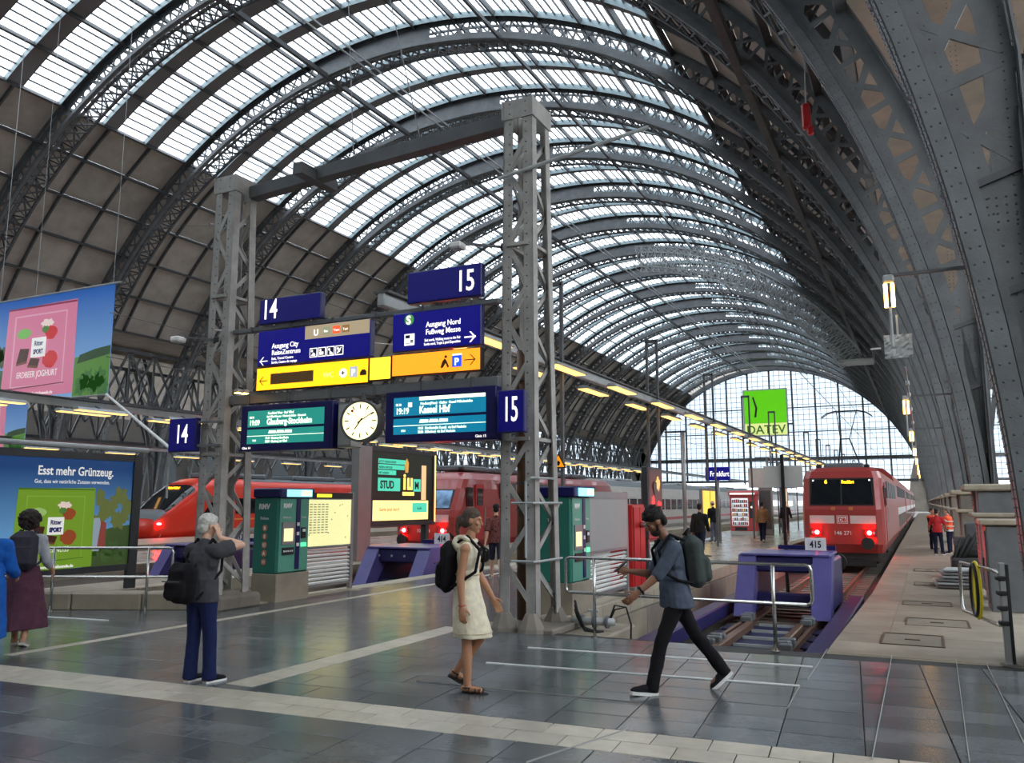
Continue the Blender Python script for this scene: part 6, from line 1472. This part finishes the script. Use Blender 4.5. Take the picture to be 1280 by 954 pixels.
# --- woman with long burgundy skirt and person in blue at the left edge
t, f = person('woman in long burgundy skirt with dark grey backpack, seen from behind at the left', 1.66, G(24, 806), CAMDIR + 18, [(10, 6, .0, 2), (-8, 12, .0, -20)], [(10, 12, 40, (0, 1, .3)), (12, 12, 40, (0, 1, .3))], lean=3, slim=.92)
b = MB(); f.body(b); organic(b, 'body', SKIN_T, t, VM, 3); P = f.P; k = f.k; f.face(t)
b = MB(); f.torso(b, .016, 1.6, -.02); organic(b, 'blouse', cloth('pale_grey', (170, 174, 180)), t, .01, 4, .015)
b = MB(); b.loft([ringat(f.waist - ZV*.02, .135, .12), ringat(f.pel, .18, .16, wav=.004), ringat(Vector((0, 0, .7)), .21, .2, wav=.014), ringat(Vector((0, 0, .42)), .25, .25, wav=.024, ph=.6), ringat(Vector((.0, 0, .2)), .28, .3, wav=.032, ph=1.1)]); organic(b, 'skirt', cloth('burgundy', (84, 52, 66)), t, .011, 3, .02)
b = MB(); rr = random.Random(9); b.ell(P(0, -.03, .03), (.11*k, .115*k, .11*k), 16, 12, f.Mh); b.ell(P(0, -.06, -.06), (.125*k, .085*k, .09*k), 14, 10, f.Mh)
for i in range(70):
    a, e = rr.uniform(0, 6.28), rr.uniform(-.9, 1.45); b.ell(P(math.cos(a)*math.cos(e)*.125, -.04 + (math.sin(a)*math.cos(e)*.12 if math.sin(a) < .3 else .0), -.01 + math.sin(e)*.12), (.026, .026, .026), 8, 6)
organic(b, 'hair', hairm('darkbrown', (40, 30, 28)), t, .009, 1, .016, CURL); f.shoes(t, cloth('shoe_taupe', (150, 140, 126)), mat('sole_pale', (190, 184, 172), .7, 0, .1))
backpack(t, f, cloth('pack_dark', (58, 56, 66)), cloth('pack_dark', (58, 56, 66)), .33, .48, .17, .03, .09)
t, f = person('person in bright blue robe cut off by the left edge', 1.62, G(-26, 824), CAMDIR + 24, [(6, 4, .0, 0), (-6, 8, .0, -10)], [(8, 10, 30, (0, 1, .3)), (10, 14, 50, (0, 1, .3))], lean=2, slim=1.0)
b = MB(); f.body(b); organic(b, 'body', SKIN_T, t, .01, 3); P = f.P; k = f.k; f.face(t)
b = MB(); f.torso(b, .03, 1.85, -.04, sleeve_r=1.3); b.loft([ringat(f.waist, .165, .14), ringat(f.pel, .2, .17), ringat(Vector((0, 0, .5)), .22, .2, wav=.016), ringat(Vector((0, 0, .22)), .235, .23, wav=.02)]); organic(b, 'robe', cloth('bright_blue', (28, 92, 178)), t, .011, 4, .02)
b = MB(); b.ell(P(0, -.02, .04), (.086*k, .1*k, .092*k), 16, 12, f.Mh); b.ell(P(0, -.06, -.04), (.08*k, .06*k, .08*k), 12, 8, f.Mh); organic(b, 'hair', hairm('black', (26, 22, 22)), t, .01, 2, .01, CURL); f.shoes(t, cloth('shoe_taupe', (150, 140, 126)), RUBBER)

# --- people farther away
def walker(label, h, pos, yaw, top, bottom, hair, skin=SKIN_T, legs=None, arms=None, sleeve=1.9, length=1.04, pack=None, vest=None, bald=False, shoe=None, stripe=None, lean=3):
    t, f = person(label, h, pos, yaw, legs or [(18, 6, .01, 4), (-16, 22, .01, -30)], arms or [(-14, 8, 14, (0, 1, 0)), (16, 8, 18, (0, 1, 0))], lean=lean)
    V = .011
    b = MB(); f.body(b); organic(b, 'body', skin, t, V, 2); f.face(t); P = f.P; k = f.k
    b = MB(); f.torso(b, .02, sleeve, -.06); organic(b, 'jacket' if sleeve > 1 else 'shirt', top, t, V, 4, .018)
    b = MB(); f.trousers(b, .012, length); organic(b, 'trousers' if length > .3 else 'shorts', bottom, t, V, 4, .014)
    b = MB()
    if bald: b.ell(P(0, -.05, -.02), (.078*k, .05*k, .05*k), 12, 8, f.Mh)
    else: b.ell(P(0, -.022, .045), (.083*k, .098*k, .088*k), 14, 10, f.Mh); b.ell(P(0, -.06, -.02), (.076*k, .05*k, .06*k), 12, 8, f.Mh)
    organic(b, 'hair', hair, t, V, 2, .008, CURL); f.shoes(t, shoe or cloth('shoe_black', (24, 24, 28)), WHITE if shoe is None else RUBBER)
    if pack: backpack(t, f, pack, pack, .3, .46, .16, .02, .07, voxel=.014)
    if vest:
        b = MB(); f.torso(b, .034, 0, .02); v = organic(b, 'safety_vest', vest, t, .012, 4, .01)
        for z in (-.02, .12): b = MB(); c = f.waist + f.up*z*1.3; b.tube([c + Vector((math.cos(a)*.198, math.sin(a)*.162, 0)) for a in [2*math.pi*i/24 for i in range(25)]], .018, 6, cap=False); b.build('reflective_band', mat('reflective', (210, 214, 200), .3, 0, .05), v, smooth=True)
    return t, f
BK, BN = hairm('black', (26, 22, 22)), hairm('brown', (62, 46, 36)); NV = cloth('navy_denim', (28, 38, 78)); CK = cloth('black', (24, 22, 26))
floral = mat('cloth_floral', (52, 40, 44), .85, 0, .5, 26, .2, 150, .2, rgb2=(150, 90, 84))
walker('person in dark floral shirt and shorts walking away behind the right column', 1.74, G(620, 724), CAMDIR + 2, floral, cloth('dark_shorts', (48, 48, 66)), BK, SKIN_L, sleeve=.9, length=0)
walker('man in black top and navy trousers walking away on the middle platform', 1.74, G(876, 700), CAMDIR - 22, cloth('black_top', (34, 34, 36)), cloth('navy', (26, 30, 52)), BK, shoe=WHITE)
walker('bald man in black jacket and grey jeans beside the yellow timetable', 1.82, G(893, 678), CAMDIR + 20, cloth('black_jacket', (26, 26, 30)), cloth('grey_jeans', (90, 96, 108)), BN, SKIN_L, legs=[(2, 2, .02, 0), (3, 3, .02, 0)], arms=[(8, 6, 60, (.3, 1, .2)), (6, 6, 50, (-.3, 1, .2))], bald=True)
walker('man in tan jacket and dark trousers beside the vending machine', 1.8, G(954, 678), CAMDIR - 26, cloth('tan', (150, 112, 76)), cloth('navy', (26, 30, 52)), BK)
walker('man with dark backpack walking away near the letter A sign', 1.85, G(983, 669), CAMDIR - 30, cloth('maroon_dark', (58, 46, 52)), cloth('dark_trousers', (52, 44, 48)), BK, pack=cloth('pack_navy', (30, 30, 44)))
OV = mat('safety_orange', (236, 84, 34), .6, 0, .1, 8)
walker('worker in orange vest nearest the locomotive, dark trousers', 1.72, G(1167, 687, -.22), CAMDIR - 160, cloth('black_top', (34, 34, 36)), cloth('navy', (26, 30, 52)), BN, SKIN_L, legs=[ST, ST], vest=OV)
walker('worker in red shirt and navy trousers standing between two orange vests', 1.74, G(1174, 694, -.22), CAMDIR - 40, cloth('red_shirt', (178, 44, 48)), cloth('navy', (26, 30, 52)), BK, SKIN_T, legs=[ST, (8, 4, .03, 0)], arms=[(8, 22, 30, (0, 1, 0)), (20, 20, 60, (-.5, 1, .2))], sleeve=.9)
walker('worker in orange vest over white shirt nearest the metal plates', 1.74, G(1189, 692, -.22), CAMDIR + 40, cloth('white_shirt', (206, 200, 196)), cloth('navy', (26, 30, 52)), hairm('greyish', (110, 100, 92)), SKIN_L, legs=[ST, (6, 4, .04, 0)], arms=[(30, 12, 60, (0, 1, .2)), (20, 10, 40, (0, 1, .1))], sleeve=.9, vest=OV)
